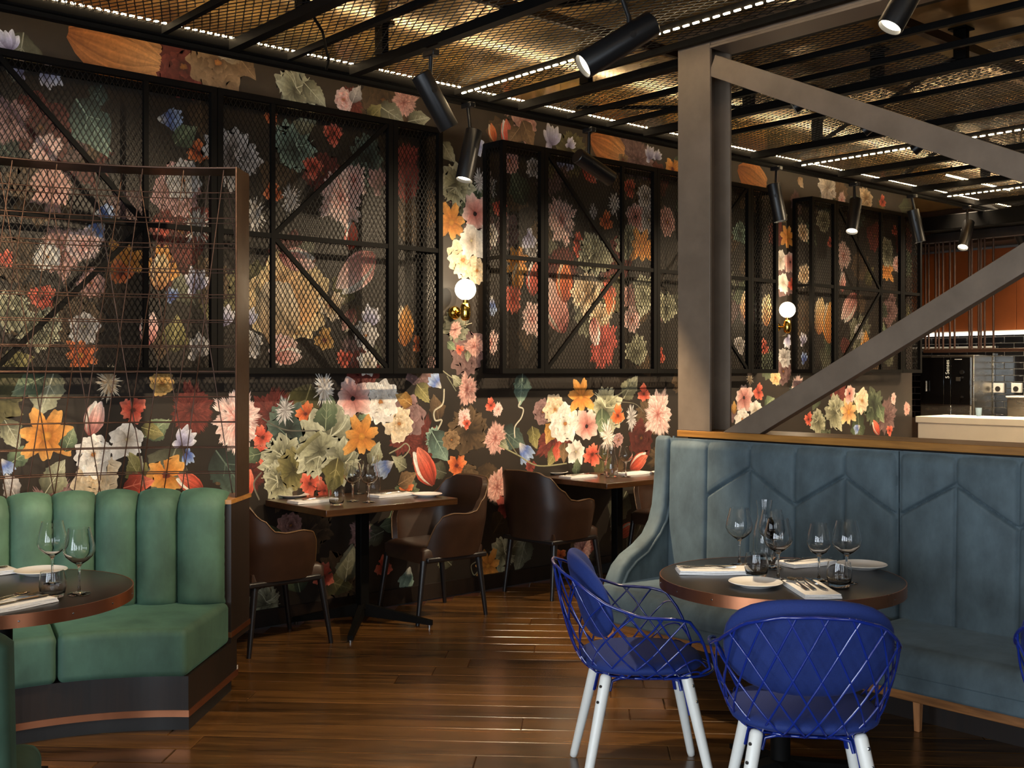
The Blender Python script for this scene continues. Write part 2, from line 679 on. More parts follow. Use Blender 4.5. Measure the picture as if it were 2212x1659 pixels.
def petal(cx, cz, L, Wd, ang, c0, c1, c2, prof='round', ruffle=.06, bend=0., streak=.12, edge=.0, nu=12, nv=10, serr=0, jag=0):
    """one painted petal: colours run base -> middle -> tip"""
    s = np.linspace(0, 1, nu + 1)[:, None]
    t = np.linspace(-1, 1, nv + 1)[None, :]
    if prof in ('round', 'tulip'):
        s = np.sin(s * np.pi / 2)
    if prof == 'round':
        k0 = .58
        w = np.where(s > k0, 1 - .14 * (np.clip((s - k0) / (1 - k0), 0, 1)) ** 2, .2 + .8 * np.sin(np.clip(s / k0, 0, 1) * np.pi / 2) ** 1.3)
    elif prof == 'tulip':
        w = np.sin(np.pi * (s * .93 + .05)) ** .8
    elif prof == 'leaf':
        w = np.sin(np.pi * s ** .8) * (1 - .35 * s) + .01
    elif prof == 'fan':
        w = .12 + .88 * s ** .8
    else:
        w = .35 + .65 * np.sin(np.pi * s)
    ph = prng.uniform(0, 6.28, 4)
    rr = 1 + ruffle * np.sin(s * 9 + ph[0] + t * 2) + ruffle * .6 * np.sin(s * 21 + ph[1])
    wk = np.minimum(w * 1.5, 1)
    xl = s * L * (1 + ruffle * .8 * np.sin(t * 5 + ph[2]) * s * wk)
    if prof == 'round':
        xl = xl * (1 - .36 * (1 - np.sqrt(1 - .94 * np.abs(t) ** 3.2)) * s ** 2)
    if prof == 'fan':
        xl = xl - (t ** 2) * s ** 2 * L * .22
    if jag:
        nz = prng.uniform(-1, 1, (nu + 1, 1)) * np.abs(t) ** 3
        rr = rr + jag * nz
        xl = xl + jag * L * .3 * s ** 3 * wk * prng.uniform(-1, 1, (1, nv + 1))
    if serr:
        xl = xl + serr * L * s ** 3 * ((np.abs((t * 3.5 + ph[3]) % 1 - .5) * 2) - .5)
    yl = t * w * Wd / 2 * rr + bend * L * s ** 2
    ca, sa = math.cos(ang), math.sin(ang)
    P = np.stack([cx + xl * ca - yl * sa, cz + xl * sa + yl * ca], -1)
    c0, c1, c2 = (np.array(c) for c in (c0, c1, c2))
    s3 = np.broadcast_to(s, (nu + 1, nv + 1))[..., None]
    t3 = np.broadcast_to(t, (nu + 1, nv + 1))[..., None]
    k = np.where(s3 < .5, s3 * 2, 1)
    k2 = np.where(s3 < .5, 0, s3 * 2 - 1)
    col = c0 * (1 - k) + c1 * k
    col = col * (1 - k2) + c2 * k2
    st = np.sin(t3 * 7 + ph[0]) * .5 + np.sin(t3 * 15 + ph[1] + s3 * 2) * .5
    col = col * (1 + streak * st)
    side = prng.choice([-1, 1])
    col = col * (1 + .22 * side * t3)
    col = col * (1 + edge * (np.abs(t3) ** 3))
    emit_grid(P, col, nu, nv)


def disc(cx, cz, rx, rz, c0, c1, n=16, rot=0., jag=0.):
    nu, nv = 4, n
    s = np.linspace(0.001, 1, nu + 1)[:, None]
    a = np.linspace(0, 2 * np.pi, nv + 1)[None, :]
    rad = 1 + (jag * prng.uniform(-1, 1, nv + 1)[None, :] if jag else 0)
    rad = np.broadcast_to(rad, (1, nv + 1)).copy()
    rad[0, -1] = rad[0, 0]
    x = s * np.cos(a) * rx * rad
    z = s * np.sin(a) * rz * rad
    cr, sr = math.cos(rot), math.sin(rot)
    P = np.stack([cx + x * cr - z * sr, cz + x * sr + z * cr], -1)
    c0, c1 = np.array(c0), np.array(c1)
    s3 = np.broadcast_to(s, (nu + 1, nv + 1))[..., None]
    emit_grid(P, c0 * (1 - s3) + c1 * s3, nu, nv)


def stem(pts, w, col):
    pts = np.array(pts, float)
    n = 10 * (len(pts) - 1)
    tt = np.linspace(0, len(pts) - 1, n + 1)
    out = []
    for t in tt:                                   # Catmull-Rom
        i = min(int(t), len(pts) - 2)
        f = t - i
        p0, p1, p2, p3 = pts[max(i - 1, 0)], pts[i], pts[i + 1], pts[min(i + 2, len(pts) - 1)]
        out.append(.5 * ((2 * p1) + (-p0 + p2) * f + (2 * p0 - 5 * p1 + 4 * p2 - p3) * f * f + (-p0 + 3 * p1 - 3 * p2 + p3) * f ** 3))
    out = np.array(out)
    d = np.gradient(out, axis=0)
    d /= np.linalg.norm(d, axis=1)[:, None] + 1e-9
    nrm = np.stack([-d[:, 1], d[:, 0]], -1)
    tv = np.linspace(-1, 1, 4)
    P = out[:, None, :] + nrm[:, None, :] * tv[None, :, None] * w / 2
    c = np.array(col)[None, None, :] * (1 + .35 * tv)[None, :, None]
    emit_grid(P, np.broadcast_to(c, P.shape[:-1] + (3,)).copy(), n, 3)


PAL = {
    'white': ((150, 132, 112), (232, 222, 208), (246, 240, 230)),
    'cream': ((150, 112, 72), (214, 186, 146), (236, 218, 188)),
    'grey': ((96, 88, 84), (176, 170, 166), (214, 210, 206)),
    'pink': ((150, 62, 58), (226, 160, 148), (240, 212, 202)),
    'dusty': ((104, 48, 44), (180, 116, 106), (218, 172, 158)),
    'mauve': ((70, 40, 40), (140, 98, 96), (190, 150, 146)),
    'orange': ((176, 96, 28), (222, 144, 58), (234, 172, 92)),
    'deep': ((130, 44, 20), (214, 100, 48), (232, 138, 84)),
    'red': ((120, 30, 22), (214, 84, 62), (232, 128, 102)),
    'wine': ((58, 16, 16), (122, 40, 36), (160, 70, 60)),
    'lav': ((96, 88, 120), (184, 182, 210), (236, 234, 236)),
    'blue': ((40, 52, 110), (84, 112, 180), (170, 190, 220)),
    'sage': ((66, 68, 50), (150, 150, 120), (190, 190, 162)),
    'green': ((40, 56, 40), (104, 124, 92), (160, 172, 134)),
    'teal': ((34, 50, 46), (92, 120, 108), (150, 176, 156)),
    'olive': ((60, 56, 26), (124, 118, 66), (168, 158, 104)),
    'gold': ((110, 70, 20), (180, 130, 60), (214, 172, 104)),
    'brown': ((66, 48, 30), (120, 92, 62), (150, 120, 86)),
    'amber': ((150, 84, 36), (206, 130, 64), (222, 158, 96)),
    'peach': ((170, 100, 50), (224, 170, 110), (240, 214, 160)),
}


def pal(n, k=1.0):
    return [(lin(c) * .92 + lin((120, 96, 74)) * .08) * k * prng.uniform(.88, 1.08) for c in PAL[n]]


def rosette(x, z, R, p, n=7, rot=0., inner=.3, wfac=1.05, center=None, squash=(1, 1), dim=1.0, **kw):
    for i in range(n):
        a = rot + 2 * math.pi * i / n + prng.uniform(-.08, .08)
        L = R * prng.uniform(.92, 1.08)
        petal(x, z, L * (squash[0] * abs(math.cos(a)) + squash[1] * abs(math.sin(a))), 2 * math.pi * R / n * wfac * .82, a, *pal(p, dim), **kw)
    if center:
        disc(x, z, R * inner, R * inner, lin(center) * 1.15 * dim, lin(center) * .75 * dim, jag=.1)


def f_dais(x, z, R, p='orange', rot=.3, dim=1.0):
    disc(x, z, R * .95, R * .95, lin((34, 24, 17)), lin((40, 30, 22)))
    rosette(x, z, R, p, 7, rot, .22, .9, (206, 138, 52), dim=dim, streak=.1, edge=-.2)


def f_peony(x, z, R, p='white', rot=0., dim=1.0):
    for k, (rr, n) in enumerate(((1., 6), (.8, 6), (.58, 5), (.36, 4))):
        for i in range(n):
            a = rot + 6.283 * i / n + k * .5 + prng.uniform(-.25, .25)
            petal(x + R * .04 * math.cos(a), z + R * .04 * math.sin(a), R * rr * prng.uniform(.85, 1.12), R * rr * prng.uniform(.95, 1.25), a,
                  *pal(p, dim), ruffle=.12, bend=prng.uniform(-.15, .15), edge=.1)
    disc(x, z, R * .13, R * .1, lin((190, 130, 60)) * dim, lin((150, 90, 50)) * dim, jag=.3)


def f_carn(x, z, R, p='pink', rot=1.57, dim=1.0, asp=1.35):
    for k, (rr, n) in enumerate(((1., 15), (.78, 12), (.55, 9), (.33, 6))):
        for i in range(n):
            a = 6.283 * i / n + k * .3 + prng.uniform(-.12, .12)
            st = 1 + (asp - 1) * abs(math.cos(a - rot))
            petal(x, z, R * rr * prng.uniform(.72, 1.05) * st, R * rr * .52, a, *pal(p, dim), prof='fan', serr=.3, ruffle=.1, streak=.3, edge=.1, nu=7, nv=14)


def f_poppy(x, z, R, p='pink', rot=.6, dim=1.0):
    rosette(x, z, R, p, 5, rot, .16, 1.15, (36, 20, 22), dim=dim, ruffle=.1)


def f_petunia(x, z, R, p='white', rot=.2, dim=1.0):
    disc(x, z, R * .95, R * 1.05, lin(PAL[p][1]) * dim, lin(PAL[p][2]) * dim, n=22, jag=.1)
    rosette(x, z, R * .96, p, 5, rot, .1, 1.1, (190, 176, 130), dim=dim * 1.0, ruffle=.12, streak=.05)


def f_nast(x, z, R, p='deep', rot=1.2, dim=1.0):
    for da, l, w in ((0, 1.05, 1.0), (1.9, .9, .9), (-1.8, .95, .95), (3.1, .75, .8)):
        petal(x, z, R * l, R * w, rot + da, *pal(p, dim), ruffle=.14, streak=.2)
    disc(x + R * .05, z, R * .2, R * .16, lin((60, 18, 12)), lin((120, 44, 26)), jag=.3)


def f_tulip(x, z, R, p='pink', rot=1.57, dim=1.0):
    bx, bz = x - math.cos(rot) * R * .9, z - math.sin(rot) * R * .9
    q2 = 'white' if p in ('pink', 'red') else 'cream'
    for da, l, w, pp in ((.5, 1.7, .62, p), (-.5, 1.7, .62, p), (.24, 1.9, .6, q2), (-.2, 1.95, .7, p), (.02, 1.75, .5, p)):
        c = pal(pp, dim)
        petal(bx, bz, R * l, R * w * 1.15, rot + da * .62, c[0] * .9, c[1], c[2], prof='tulip', streak=.34, ruffle=.05, bend=da * -.25, nv=14)


def f_leaf(x, z, R, p='sage', rot=1.57, dim=1.0, fat=.8):
    bx, bz = x - math.cos(rot) * R, z - math.sin(rot) * R
    c = pal(p, dim)
    petal(bx, bz, 2 * R, 2 * R * fat, rot, c[0], c[1], c[2] * .9, prof='leaf', ruffle=.12, streak=.25, jag=.1, nu=26, nv=10, bend=prng.uniform(-.12, .12))
    ca, sa = math.cos(rot), math.sin(rot)
    stem([(bx, bz), (x, z), (bx + 1.9 * R * ca, bz + 1.9 * R * sa)], R * .05, c[2] * 1.1)
    for k in (.3, .5, .7):
        for sgn in (-1, 1):
            px_, pz_ = bx + 2 * R * k * ca, bz + 2 * R * k * sa
            a2 = rot + sgn * .8
            l = R * fat * .72 * (1.05 - k)
            stem([(px_, pz_), (px_ + l * math.cos(a2), pz_ + l * math.sin(a2))], R * .03, c[2])


def f_crump(x, z, R, p='sage', rot=1.57, dim=1.0):
    """curled cabbage-like leaf made of folded lobes"""
    n = 9
    for i in range(n):
        a = rot + (i - n / 2) * .62 + prng.uniform(-.2, .2)
        c = pal(p, dim * prng.uniform(.75, 1.1))
        petal(x - R * .2 * math.cos(rot), z - R * .2 * math.sin(rot), R * prng.uniform(.85, 1.25), R * 1.0, a, c[0], c[1], c[2], prof='round', ruffle=.14, streak=.3, jag=.12, nu=16, nv=14)
    for i in range(5):
        a = rot + prng.uniform(-1.6, 1.6)
        c = pal(p, dim)
        stem([(x, z), (x + R * .5 * math.cos(a), z + R * .5 * math.sin(a)), (x + R * math.cos(a + .2), z + R * math.sin(a + .2))], R * .04, c[2] * 1.1)
    for i in range(4):
        a = rot + prng.uniform(-2, 2)
        c = pal(p, dim)
        petal(x + R * .35 * math.cos(a), z + R * .35 * math.sin(a), R * .6, R * .5, a + prng.uniform(-.8, .8), c[0], c[1] * 1.05, c[2] * 1.08, prof='round', ruffle=.2, streak=.25, jag=.14, nu=14, nv=12)


def f_puff(x, z, R, p='grey', rot=1.57, dim=1.0, asp=1.5):
    disc(x, z, R * .62, R * .62 * asp, lin(PAL[p][1]) * .75 * dim, lin(PAL[p][0]) * dim, jag=.1)
    for i in range(70):
        a = prng.uniform(0, 6.283)
        r0 = prng.uniform(0, .5) * R
        l = R * prng.uniform(.4, .7)
        c = pal(p, dim * prng.uniform(.8, 1.15))
        petal(x + r0 * math.cos(a), z + r0 * asp * math.sin(a), l * (1 + (asp - 1) * abs(math.sin(a))), R * .09, a, c[1], c[2], c[2], nu=2, nv=2, streak=0)


def f_crocus(x, z, R, p='lav', rot=1.57, dim=1.0):
    for da, l in ((.75, .8), (-.75, .85), (.3, 1.05), (-.35, 1.0), (0, .9), (2.2, .45)):
        petal(x - R * .35 * math.cos(rot), z - R * .35 * math.sin(rot), R * 1.3 * l, R * .55, rot + da, *pal(p, dim), prof='tulip', ruffle=.04, streak=.15)


def f_bell(x, z, R, p='blue', rot=-.8, dim=1.0):
    for da in (-.45, .45, 0, -.2, .22):
        c = pal(p, dim)
        petal(x - R * .8 * math.cos(rot), z - R * .8 * math.sin(rot), R * 1.7, R * .75, rot + da * .75, lin((214, 208, 190)) * dim, c[1], c[2] * .9, prof='fan', ruffle=.12, streak=.18)


def f_big(x, z, R, p='deep', rot=0., dim=1.0):
    bx, bz = x - math.cos(rot) * R, z - math.sin(rot) * R
    for da, w in ((.16, .55), (-.18, .55), (.06, .5), (-.05, .42), (0.0, .3)):
        c = pal(p, dim)
        petal(bx, bz, 2 * R, 2 * R * w, rot + da, c[0] * 1.15, c[1] * .9, c[2] * .85, prof='tulip', ruffle=.04, streak=.3, nv=14)


FN = dict(dais=f_dais, peony=f_peony, carn=f_carn, poppy=f_poppy, petunia=f_petunia, nast=f_nast, tulip=f_tulip, leaf=f_leaf,
          crump=f_crump, puff=f_puff, crocus=f_crocus, bell=f_bell, big=f_big)
# background undergrowth, dim and scattered
for i in range(300):
    bx_, bz_ = prng.uniform(-.8, 10.6), prng.uniform(.15, 3.25)
    k = prng.choice(['leaf', 'leaf', 'crump', 'peony', 'carn', 'leaf'])
    pp = prng.choice(['sage', 'green', 'olive', 'brown', 'teal', 'brown'] if k in ('leaf', 'crump') else ['brown', 'wine', 'mauve'])
    if pcount[0] > 900000:
        break
    FN[k](bx_, bz_, prng.uniform(.07, .17), pp, prng.uniform(0, 6.28), prng.uniform(.28, .55))
MOT = [
 # lower band, left of the booth post and behind the wire screen
 ('leaf', 100, 853, 52, 'sage', 4.4), ('leaf', 27, 938, 34, 'sage', 5.2), ('leaf', 45, 985, 30, 'green', .6), ('bell', 13, 1005, 20, 'blue', -1.),
 ('leaf', 22, 1050, 28, 'grey', 2.), ('dais', 100, 942, 46, 'orange', .2), ('leaf', 150, 950, 26, 'green', 1.2), ('tulip', 203, 906, 38, 'pink', 1.3), ('nast', 285, 886, 31, 'red', .6),
 ('peony', 205, 1027, 48, 'cream', .3), ('peony', 201, 982, 42, 'white', 0), ('petunia', 274, 949, 32, 'white', .3), ('leaf', 340, 924, 34, 'green', .6),
 ('leaf', 330, 930, 26, 'olive', -.3), ('crocus', 397, 950, 32, 'lav', .9), ('crocus', 405, 985, 20, 'blue', -1.2), ('nast', 357, 1027, 44, 'orange', .8), ('tulip', 412, 1045, 34, 'red', 2.6),
 ('leaf', 120, 1030, 40, 'sage', 1.), ('leaf', 290, 1010, 34, 'olive', 2.1), ('leaf', 300, 1045, 34, 'red', .2),
 ('puff', 235, 826, 26, 'cream', 1.5), ('peony', 350, 828, 26, 'gold', 0), ('leaf', 60, 830, 40, 'green', 3.6, .7),
 # between the post and the first table
 ('carn', 512, 905, 52, 'pink', 1.4), ('puff', 615, 886, 22, 'grey', 1.5), ('nast', 659, 894, 25, 'deep', 1.2), ('nast', 566, 945, 24, 'red', 1.9), ('nast', 566, 978, 22, 'red', 4.4),
 ('crump', 615, 990, 52, 'sage', 2.2), ('crump', 600, 1040, 40, 'sage', 3.2), ('crump', 640, 1010, 40, 'olive', .6, .7), ('leaf', 540, 985, 26, 'green', 3.3, .8),
 ('tulip', 530, 1050, 34, 'red', 1.4), ('nast', 668, 1045, 28, 'red', .4), ('nast', 700, 1060, 22, 'red', 2.2, .8),
 ('crump', 712, 945, 66, 'sage', .2), ('leaf', 705, 890, 40, 'green', 1.5, .9), ('crump', 690, 985, 50, 'sage', 4.5), ('crump', 745, 1000, 40, 'sage', 5.6), ('leaf', 722, 1030, 40, 'olive', 4.5, .9),
 ('puff', 700, 838, 26, 'white', 1.5), ('peony', 878, 900, 42, 'mauve', .4, .6), ('peony', 862, 915, 36, 'cream', 1), ('peony', 822, 868, 46, 'white', .3), ('leaf', 872, 862, 24, 'gold', 2.6),
 ('leaf', 785, 905, 16, 'green', .3), ('poppy', 762, 861, 33, 'pink', .7), ('dais', 781, 943, 36, 'orange', .25), ('leaf', 812, 982, 28, 'sage', 1.1),
 ('leaf', 915, 848, 26, 'olive', 5.5), ('bell', 942, 826, 22, 'blue', 2.4), ('crump', 938, 950, 24, 'teal', 2.6, .9), ('leaf', 950, 965, 38, 'teal', 5.3), ('peony', 975, 950, 22, 'brown', 0),
 ('carn', 1009, 841, 26, 'dusty', 1.57), ('carn', 1003, 902, 16, 'pink', 1.2), ('nast', 1008, 915, 12, 'red', 4.6), ('leaf', 985, 822, 16, 'sage', 2.4),
 ('tulip', 918, 1012, 46, 'red', 2.1), ('nast', 985, 1006, 26, 'deep', .5), ('bell', 834, 1008, 26, 'blue', 3.6), ('leaf', 862, 1000, 22, 'sage', 2.6), ('nast', 875, 1054, 20, 'deep', .2), ('leaf', 880, 1035, 26, 'brown', .4),
 # between the two wall tables
 ('nast', 1060, 876, 16, 'red', 1.6), ('carn', 1076, 884, 12, 'pink', .8), ('carn', 1070, 946, 28, 'dusty', 1.57), ('leaf', 1126, 842, 34, 'teal', 4.6), ('bell', 1133, 975, 28, 'blue', -.9),
 ('leaf', 1153, 946, 25, 'olive', 4.9), ('peony', 1172, 890, 26, 'mauve', .3, .6), ('peony', 1199, 884, 30, 'cream', .3), ('leaf', 1186, 936, 24, 'gold', 4.2), ('peony', 1220, 915, 40, 'white', .8),
 ('leaf', 1195, 985, 26, 'olive', 4.), ('leaf', 1206, 975, 22, 'red', 4.6), ('leaf', 1218, 978, 22, 'brown', 4.6), ('crump', 1308, 880, 44, 'sage', 1.4), ('leaf', 1300, 915, 32, 'green', 4.7), ('leaf', 1361, 835, 32, 'sage', .9),
 ('dais', 1255, 857, 30, 'orange', .3), ('poppy', 1267, 921, 27, 'pink', .9), ('nast', 1334, 898, 22, 'deep', 1.5), ('puff', 1363, 903, 18, 'grey', 1.5), ('carn', 1421, 895, 40, 'pink', 1.5), ('nast', 1390, 851, 20, 'red', 1.6),
 ('puff', 1313, 942, 24, 'white', 1.5), ('petunia', 1244, 976, 22, 'white', .2), ('nast', 1278, 982, 26, 'red', -.9), ('tulip', 1378, 998, 30, 'red', .5), ('peony', 1336, 950, 14, 'mauve', .2),
 ('nast', 1145, 1008, 16, 'wine', .3), ('leaf', 1090, 960, 14, 'sage', -.5), ('leaf', 1245, 1008, 18, 'green', 1.5, .5),
 # under the tables
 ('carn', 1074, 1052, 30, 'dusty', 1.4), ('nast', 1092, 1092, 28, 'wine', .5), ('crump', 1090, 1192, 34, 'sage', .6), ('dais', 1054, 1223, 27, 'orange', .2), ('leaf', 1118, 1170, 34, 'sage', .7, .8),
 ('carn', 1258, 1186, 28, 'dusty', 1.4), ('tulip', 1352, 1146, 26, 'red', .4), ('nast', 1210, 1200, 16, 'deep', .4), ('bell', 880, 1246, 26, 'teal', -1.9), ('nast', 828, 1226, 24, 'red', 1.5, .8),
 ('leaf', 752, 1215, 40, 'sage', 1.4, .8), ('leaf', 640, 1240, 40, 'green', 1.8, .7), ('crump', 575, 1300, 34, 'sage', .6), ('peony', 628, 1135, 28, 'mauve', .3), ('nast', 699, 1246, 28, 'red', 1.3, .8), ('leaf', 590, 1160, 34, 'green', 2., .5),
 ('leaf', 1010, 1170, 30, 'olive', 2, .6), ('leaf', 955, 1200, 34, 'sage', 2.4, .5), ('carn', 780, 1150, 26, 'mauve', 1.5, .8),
 # behind the first cage, left half
 ('crocus', 18, 95, 34, 'lav', 1.8), ('crocus', 40, 150, 30, 'lav', 2.3), ('crocus', 105, 160, 34, 'lav', -1.), ('leaf', 205, 275, 66, 'teal', 5.35), ('carn', 20, 260, 40, 'mauve', 1.5), ('carn', 100, 325, 30, 'pink', 1.4),
 ('carn', 111, 407, 40, 'dusty', 1.5), ('bell', 223, 460, 24, 'blue', .2), ('bell', 212, 495, 26, 'blue', 4.), ('peony', 384, 410, 54, 'mauve', .4, 1.3), ('peony', 395, 390, 40, 'grey', 1), ('puff', 425, 487, 28, 'grey', 1.5),
 ('nast', 352, 492, 22, 'red', .6), ('nast', 427, 330, 26, 'deep', 1.6), ('bell', 365, 258, 32, 'blue', .1), ('leaf', 400, 290, 34, 'green', .8, .8), ('crump', 508, 340, 56, 'grey', .3), ('crump', 640, 315, 46, 'teal', .7),
 ('carn', 138, 541, 46, 'dusty', 1.), ('peony', 103, 555, 28, 'white', 0), ('carn', 180, 530, 34, 'pink', .4), ('dais', 268, 563, 34, 'orange', .4), ('nast', 262, 590, 28, 'deep', 2.), ('nast', 348, 576, 42, 'orange', 1.4), ('tulip', 345, 590, 40, 'peach', 1.5),
 ('peony', 196, 612, 28, 'dusty', .2), ('nast', 89, 643, 30, 'red', .8), ('crump', 27, 670, 40, 'sage', .9), ('crump', 94, 710, 38, 'sage', .2), ('petunia', 183, 706, 28, 'grey', .2), ('dais', 174, 768, 28, 'deep', .5), ('tulip', 321, 712, 36, 'pink', 1.5),
 ('crocus', 424, 612, 36, 'lav', 1.5), ('crocus', 480, 690, 38, 'lav', 1.6), ('crocus', 372, 640, 20, 'blue', 1.5), ('crocus', 430, 755, 36, 'grey', 1.2), ('leaf', 378, 720, 40, 'olive', 1.5), ('leaf', 40, 780, 34, 'olive', .3), ('nast', 10, 560, 20, 'red', 1),
 # behind the first cage, right half
 ('nast', 720, 288, 26, 'red', 4.7), ('nast', 676, 360, 26, 'red', 4.6), ('nast', 589, 417, 24, 'deep', 1.5), ('puff', 627, 430, 24, 'grey', 1.5), ('puff', 548, 465, 28, 'white', 1.5), ('carn', 735, 425, 50, 'pink', 1.5), ('carn', 765, 390, 30, 'pink', 1.5),
 ('tulip', 758, 512, 30, 'red', 1.5), ('peony', 625, 650, 92, 'peach', .6), ('big', 640, 640, 80, 'peach', .8), ('big', 600, 680, 70, 'cream', 1.6), ('tulip', 773, 585, 62, 'pink', 3.9), ('tulip', 640, 560, 44, 'pink', 6.2), ('nast', 713, 660, 34, 'cream', .6),
 ('peony', 612, 755, 34, 'pink', .4), ('tulip', 620, 768, 34, 'pink', .1), ('nast', 700, 735, 26, 'gold', 1.4), ('crocus', 800, 690, 32, 'lav', 1.4), ('peony', 790, 725, 28, 'grey', 1), ('nast', 743, 775, 22, 'red', .4), ('petunia', 795, 785, 22, 'white', .1), ('tulip', 755, 690, 28, 'dusty', 4.2),
 ('tulip', 873, 706, 44, 'orange', 1.57), ('carn', 877, 350, 34, 'wine', 1.5), ('carn', 880, 400, 30, 'wine', 1.2), ('crocus', 817, 394, 34, 'mauve', 1.9), ('crocus', 533, 690, 32, 'lav', 1.5), ('petunia', 540, 742, 26, 'grey', .2), ('nast', 905, 745, 20, 'deep', 2.), ('leaf', 660, 260, 34, 'sage', 1.2), ('nast', 585, 255, 18, 'deep', 1.),
 # strip between the first two cages
 ('leaf', 968, 330, 26, 'sage', 5.4), ('crump', 985, 405, 40, 'sage', 4.6), ('nast', 1010, 356, 22, 'deep', 4.9), ('petunia', 1028, 312, 18, 'lav', .2), ('puff', 1036, 392, 18, 'grey', 1.5), ('dais', 975, 480, 32, 'orange', .3), ('poppy', 1026, 462, 30, 'pink', .7), ('peony', 1000, 562, 40, 'cream', .4), ('petunia', 1018, 520, 30, 'white', .5),
 ('peony', 1030, 585, 26, 'cream', .9), ('carn', 983, 712, 15, 'dusty', 1.5), ('carn', 1024, 748, 22, 'dusty', .2), ('leaf', 975, 748, 14, 'green', 5.6), ('leaf', 1010, 770, 12, 'sage', 4.7), ('nast', 992, 755, 12, 'red', .3),
 # band above the cages
 ('big', 250, 105, 98, 'amber', -.15), ('peony', 470, 135, 62, 'brown', .2), ('leaf', 520, 130, 50, 'brown', 5.5), ('leaf', 500, 120, 30, 'cream', 3.6, .7), ('crump', 640, 190, 42, 'sage', .8), ('leaf', 680, 205, 34, 'sage', 5.6), ('peony', 742, 215, 24, 'pink', .2), ('leaf', 768, 202, 22, 'grey', 1.2), ('carn', 872, 222, 28, 'dusty', .8), ('leaf', 850, 250, 40, 'sage', 5.9), ('leaf', 810, 245, 26, 'olive', .8), ('leaf', 905, 258, 30, 'sage', .3),
 ('tulip', 1095, 290, 30, 'red', 1.75), ('tulip', 1064, 288, 20, 'deep', 1.9), ('peony', 1132, 268, 32, 'dusty', .3, .8), ('leaf', 1140, 292, 32, 'brown', 5.2), ('leaf', 1108, 295, 28, 'brown', 4.), ('crocus', 1192, 300, 34, 'lav', 1.5), ('crocus', 1232, 312, 18, 'lav', .8), ('big', 1312, 318, 52, 'amber', -.25), ('crocus', 1404, 335, 22, 'lav', 1.5), ('crocus', 1420, 338, 16, 'lav', .9), ('nast', 1452, 365, 26, 'orange', .5),
 ('nast', 1345, 345, 16, 'brown', .5), ('carn', 1105, 225, 24, 'dusty', 1.), ('leaf', 1050, 212, 16, 'sage', .4),
 ('big', 1625, 385, 50, 'amber', -.3), ('crump', 1790, 410, 28, 'white', 5.5, .9), ('carn', 1818, 432, 14, 'pink', 1.), ('crump', 1872, 432, 22, 'cream', 5.4), ('nast', 1906, 436, 14, 'red', 1.5), ('leaf', 1730, 395, 14, 'cream', 5.4),
 # behind the second cage
 ('carn', 1213, 475, 40, 'pink', 1.5), ('crocus', 1142, 518, 30, 'lav', 5.), ('crocus', 1150, 545, 22, 'grey', 4.2), ('dais', 1117, 565, 26, 'orange', .3), ('tulip', 1118, 600, 30, 'orange', 1.5), ('carn', 1107, 645, 24, 'red', 1.4), ('tulip', 1152, 605, 36, 'red', 1.5), ('tulip', 1199, 664, 64, 'pink', 2.05),
 ('tulip', 1219, 612, 44, 'deep', 1.6), ('nast', 1249, 520, 17, 'red', 1.6), ('nast', 1249, 540, 16, 'red', 4.7), ('crump', 1281, 548, 44, 'sage', 2.4), ('crump', 1263, 632, 42, 'cream', 2.9), ('crump', 1298, 690, 32, 'cream', 5.6), ('carn', 1306, 745, 38, 'wine', 1.2, 1.5), ('tulip', 1285, 715, 30, 'pink', 4.8), ('crump', 1377, 756, 30, 'sage', 1.2), ('puff', 1327, 440, 20, 'white', 1.5), ('puff', 1281, 457, 13, 'grey', 1.5),
 ('nast', 1309, 479, 22, 'deep', 1.4), ('nast', 1359, 404, 22, 'red', 5.), ('petunia', 1395, 425, 22, 'white', .2), ('poppy', 1373, 468, 25, 'pink', .4), ('petunia', 1402, 475, 24, 'grey', .6), ('crump', 1360, 520, 34, 'sage', 1.), ('dais', 1387, 532, 30, 'orange', .3), ('peony', 1441, 480, 28, 'dusty', .4), ('crump', 1395, 632, 36, 'sage', .9), ('nast', 1313, 630, 26, 'red', 1.6), ('tulip', 1318, 650, 28, 'deep', 4.7),
 ('puff', 1058, 400, 20, 'grey', 1.5), ('nast', 1080, 450, 24, 'red', 1.), ('petunia', 1060, 506, 20, 'white', .1), ('bell', 1060, 657, 24, 'blue', 4.5), ('carn', 1060, 740, 20, 'pink', 1.5), ('nast', 1424, 770, 20, 'red', 1.5), ('peony', 1100, 347, 24, 'dusty', .2), ('petunia', 1153, 361, 18, 'grey', .2), ('crocus', 1210, 354, 18, 'lav', 1.5), ('crocus', 1231, 360, 16, 'lav', 1.2), ('tulip', 1272, 376, 26, 'red', 5.8), ('carn', 1150, 690, 30, 'pink', 1.5), ('crump', 1440, 660, 30, 'sage', 1.3), ('peony', 1365, 690, 26, 'pink', .3), ('carn', 1358, 640, 20, 'dusty', 1.5),
 # far right, seen past the column
 ('dais', 1700, 512, 20, 'orange', .3), ('petunia', 1686, 562, 18, 'white', .2), ('poppy', 1707, 566, 18, 'pink', .3), ('petunia', 1692, 611, 17, 'white', .1), ('nast', 1711, 615, 16, 'red', 1.3), ('leaf', 1694, 470, 14, 'sage', .5), ('crocus', 1701, 736, 18, 'lav', 4.6), ('crump', 1694, 775, 20, 'grey', 4.6),
 ('poppy', 1607, 859, 24, 'pink', .4), ('nast', 1638, 848, 19, 'red', 1.2), ('peony', 1603, 905, 22, 'white', .3), ('petunia', 1632, 885, 18, 'white', .3), ('carn', 1722, 837, 20, 'pink', 1.), ('puff', 1620, 818, 12, 'cream', 1.5), ('leaf', 1662, 868, 20, 'green', .5), ('leaf', 1585, 880, 14, 'gold', 1.6), ('peony', 1675, 816, 16, 'peach', .2),
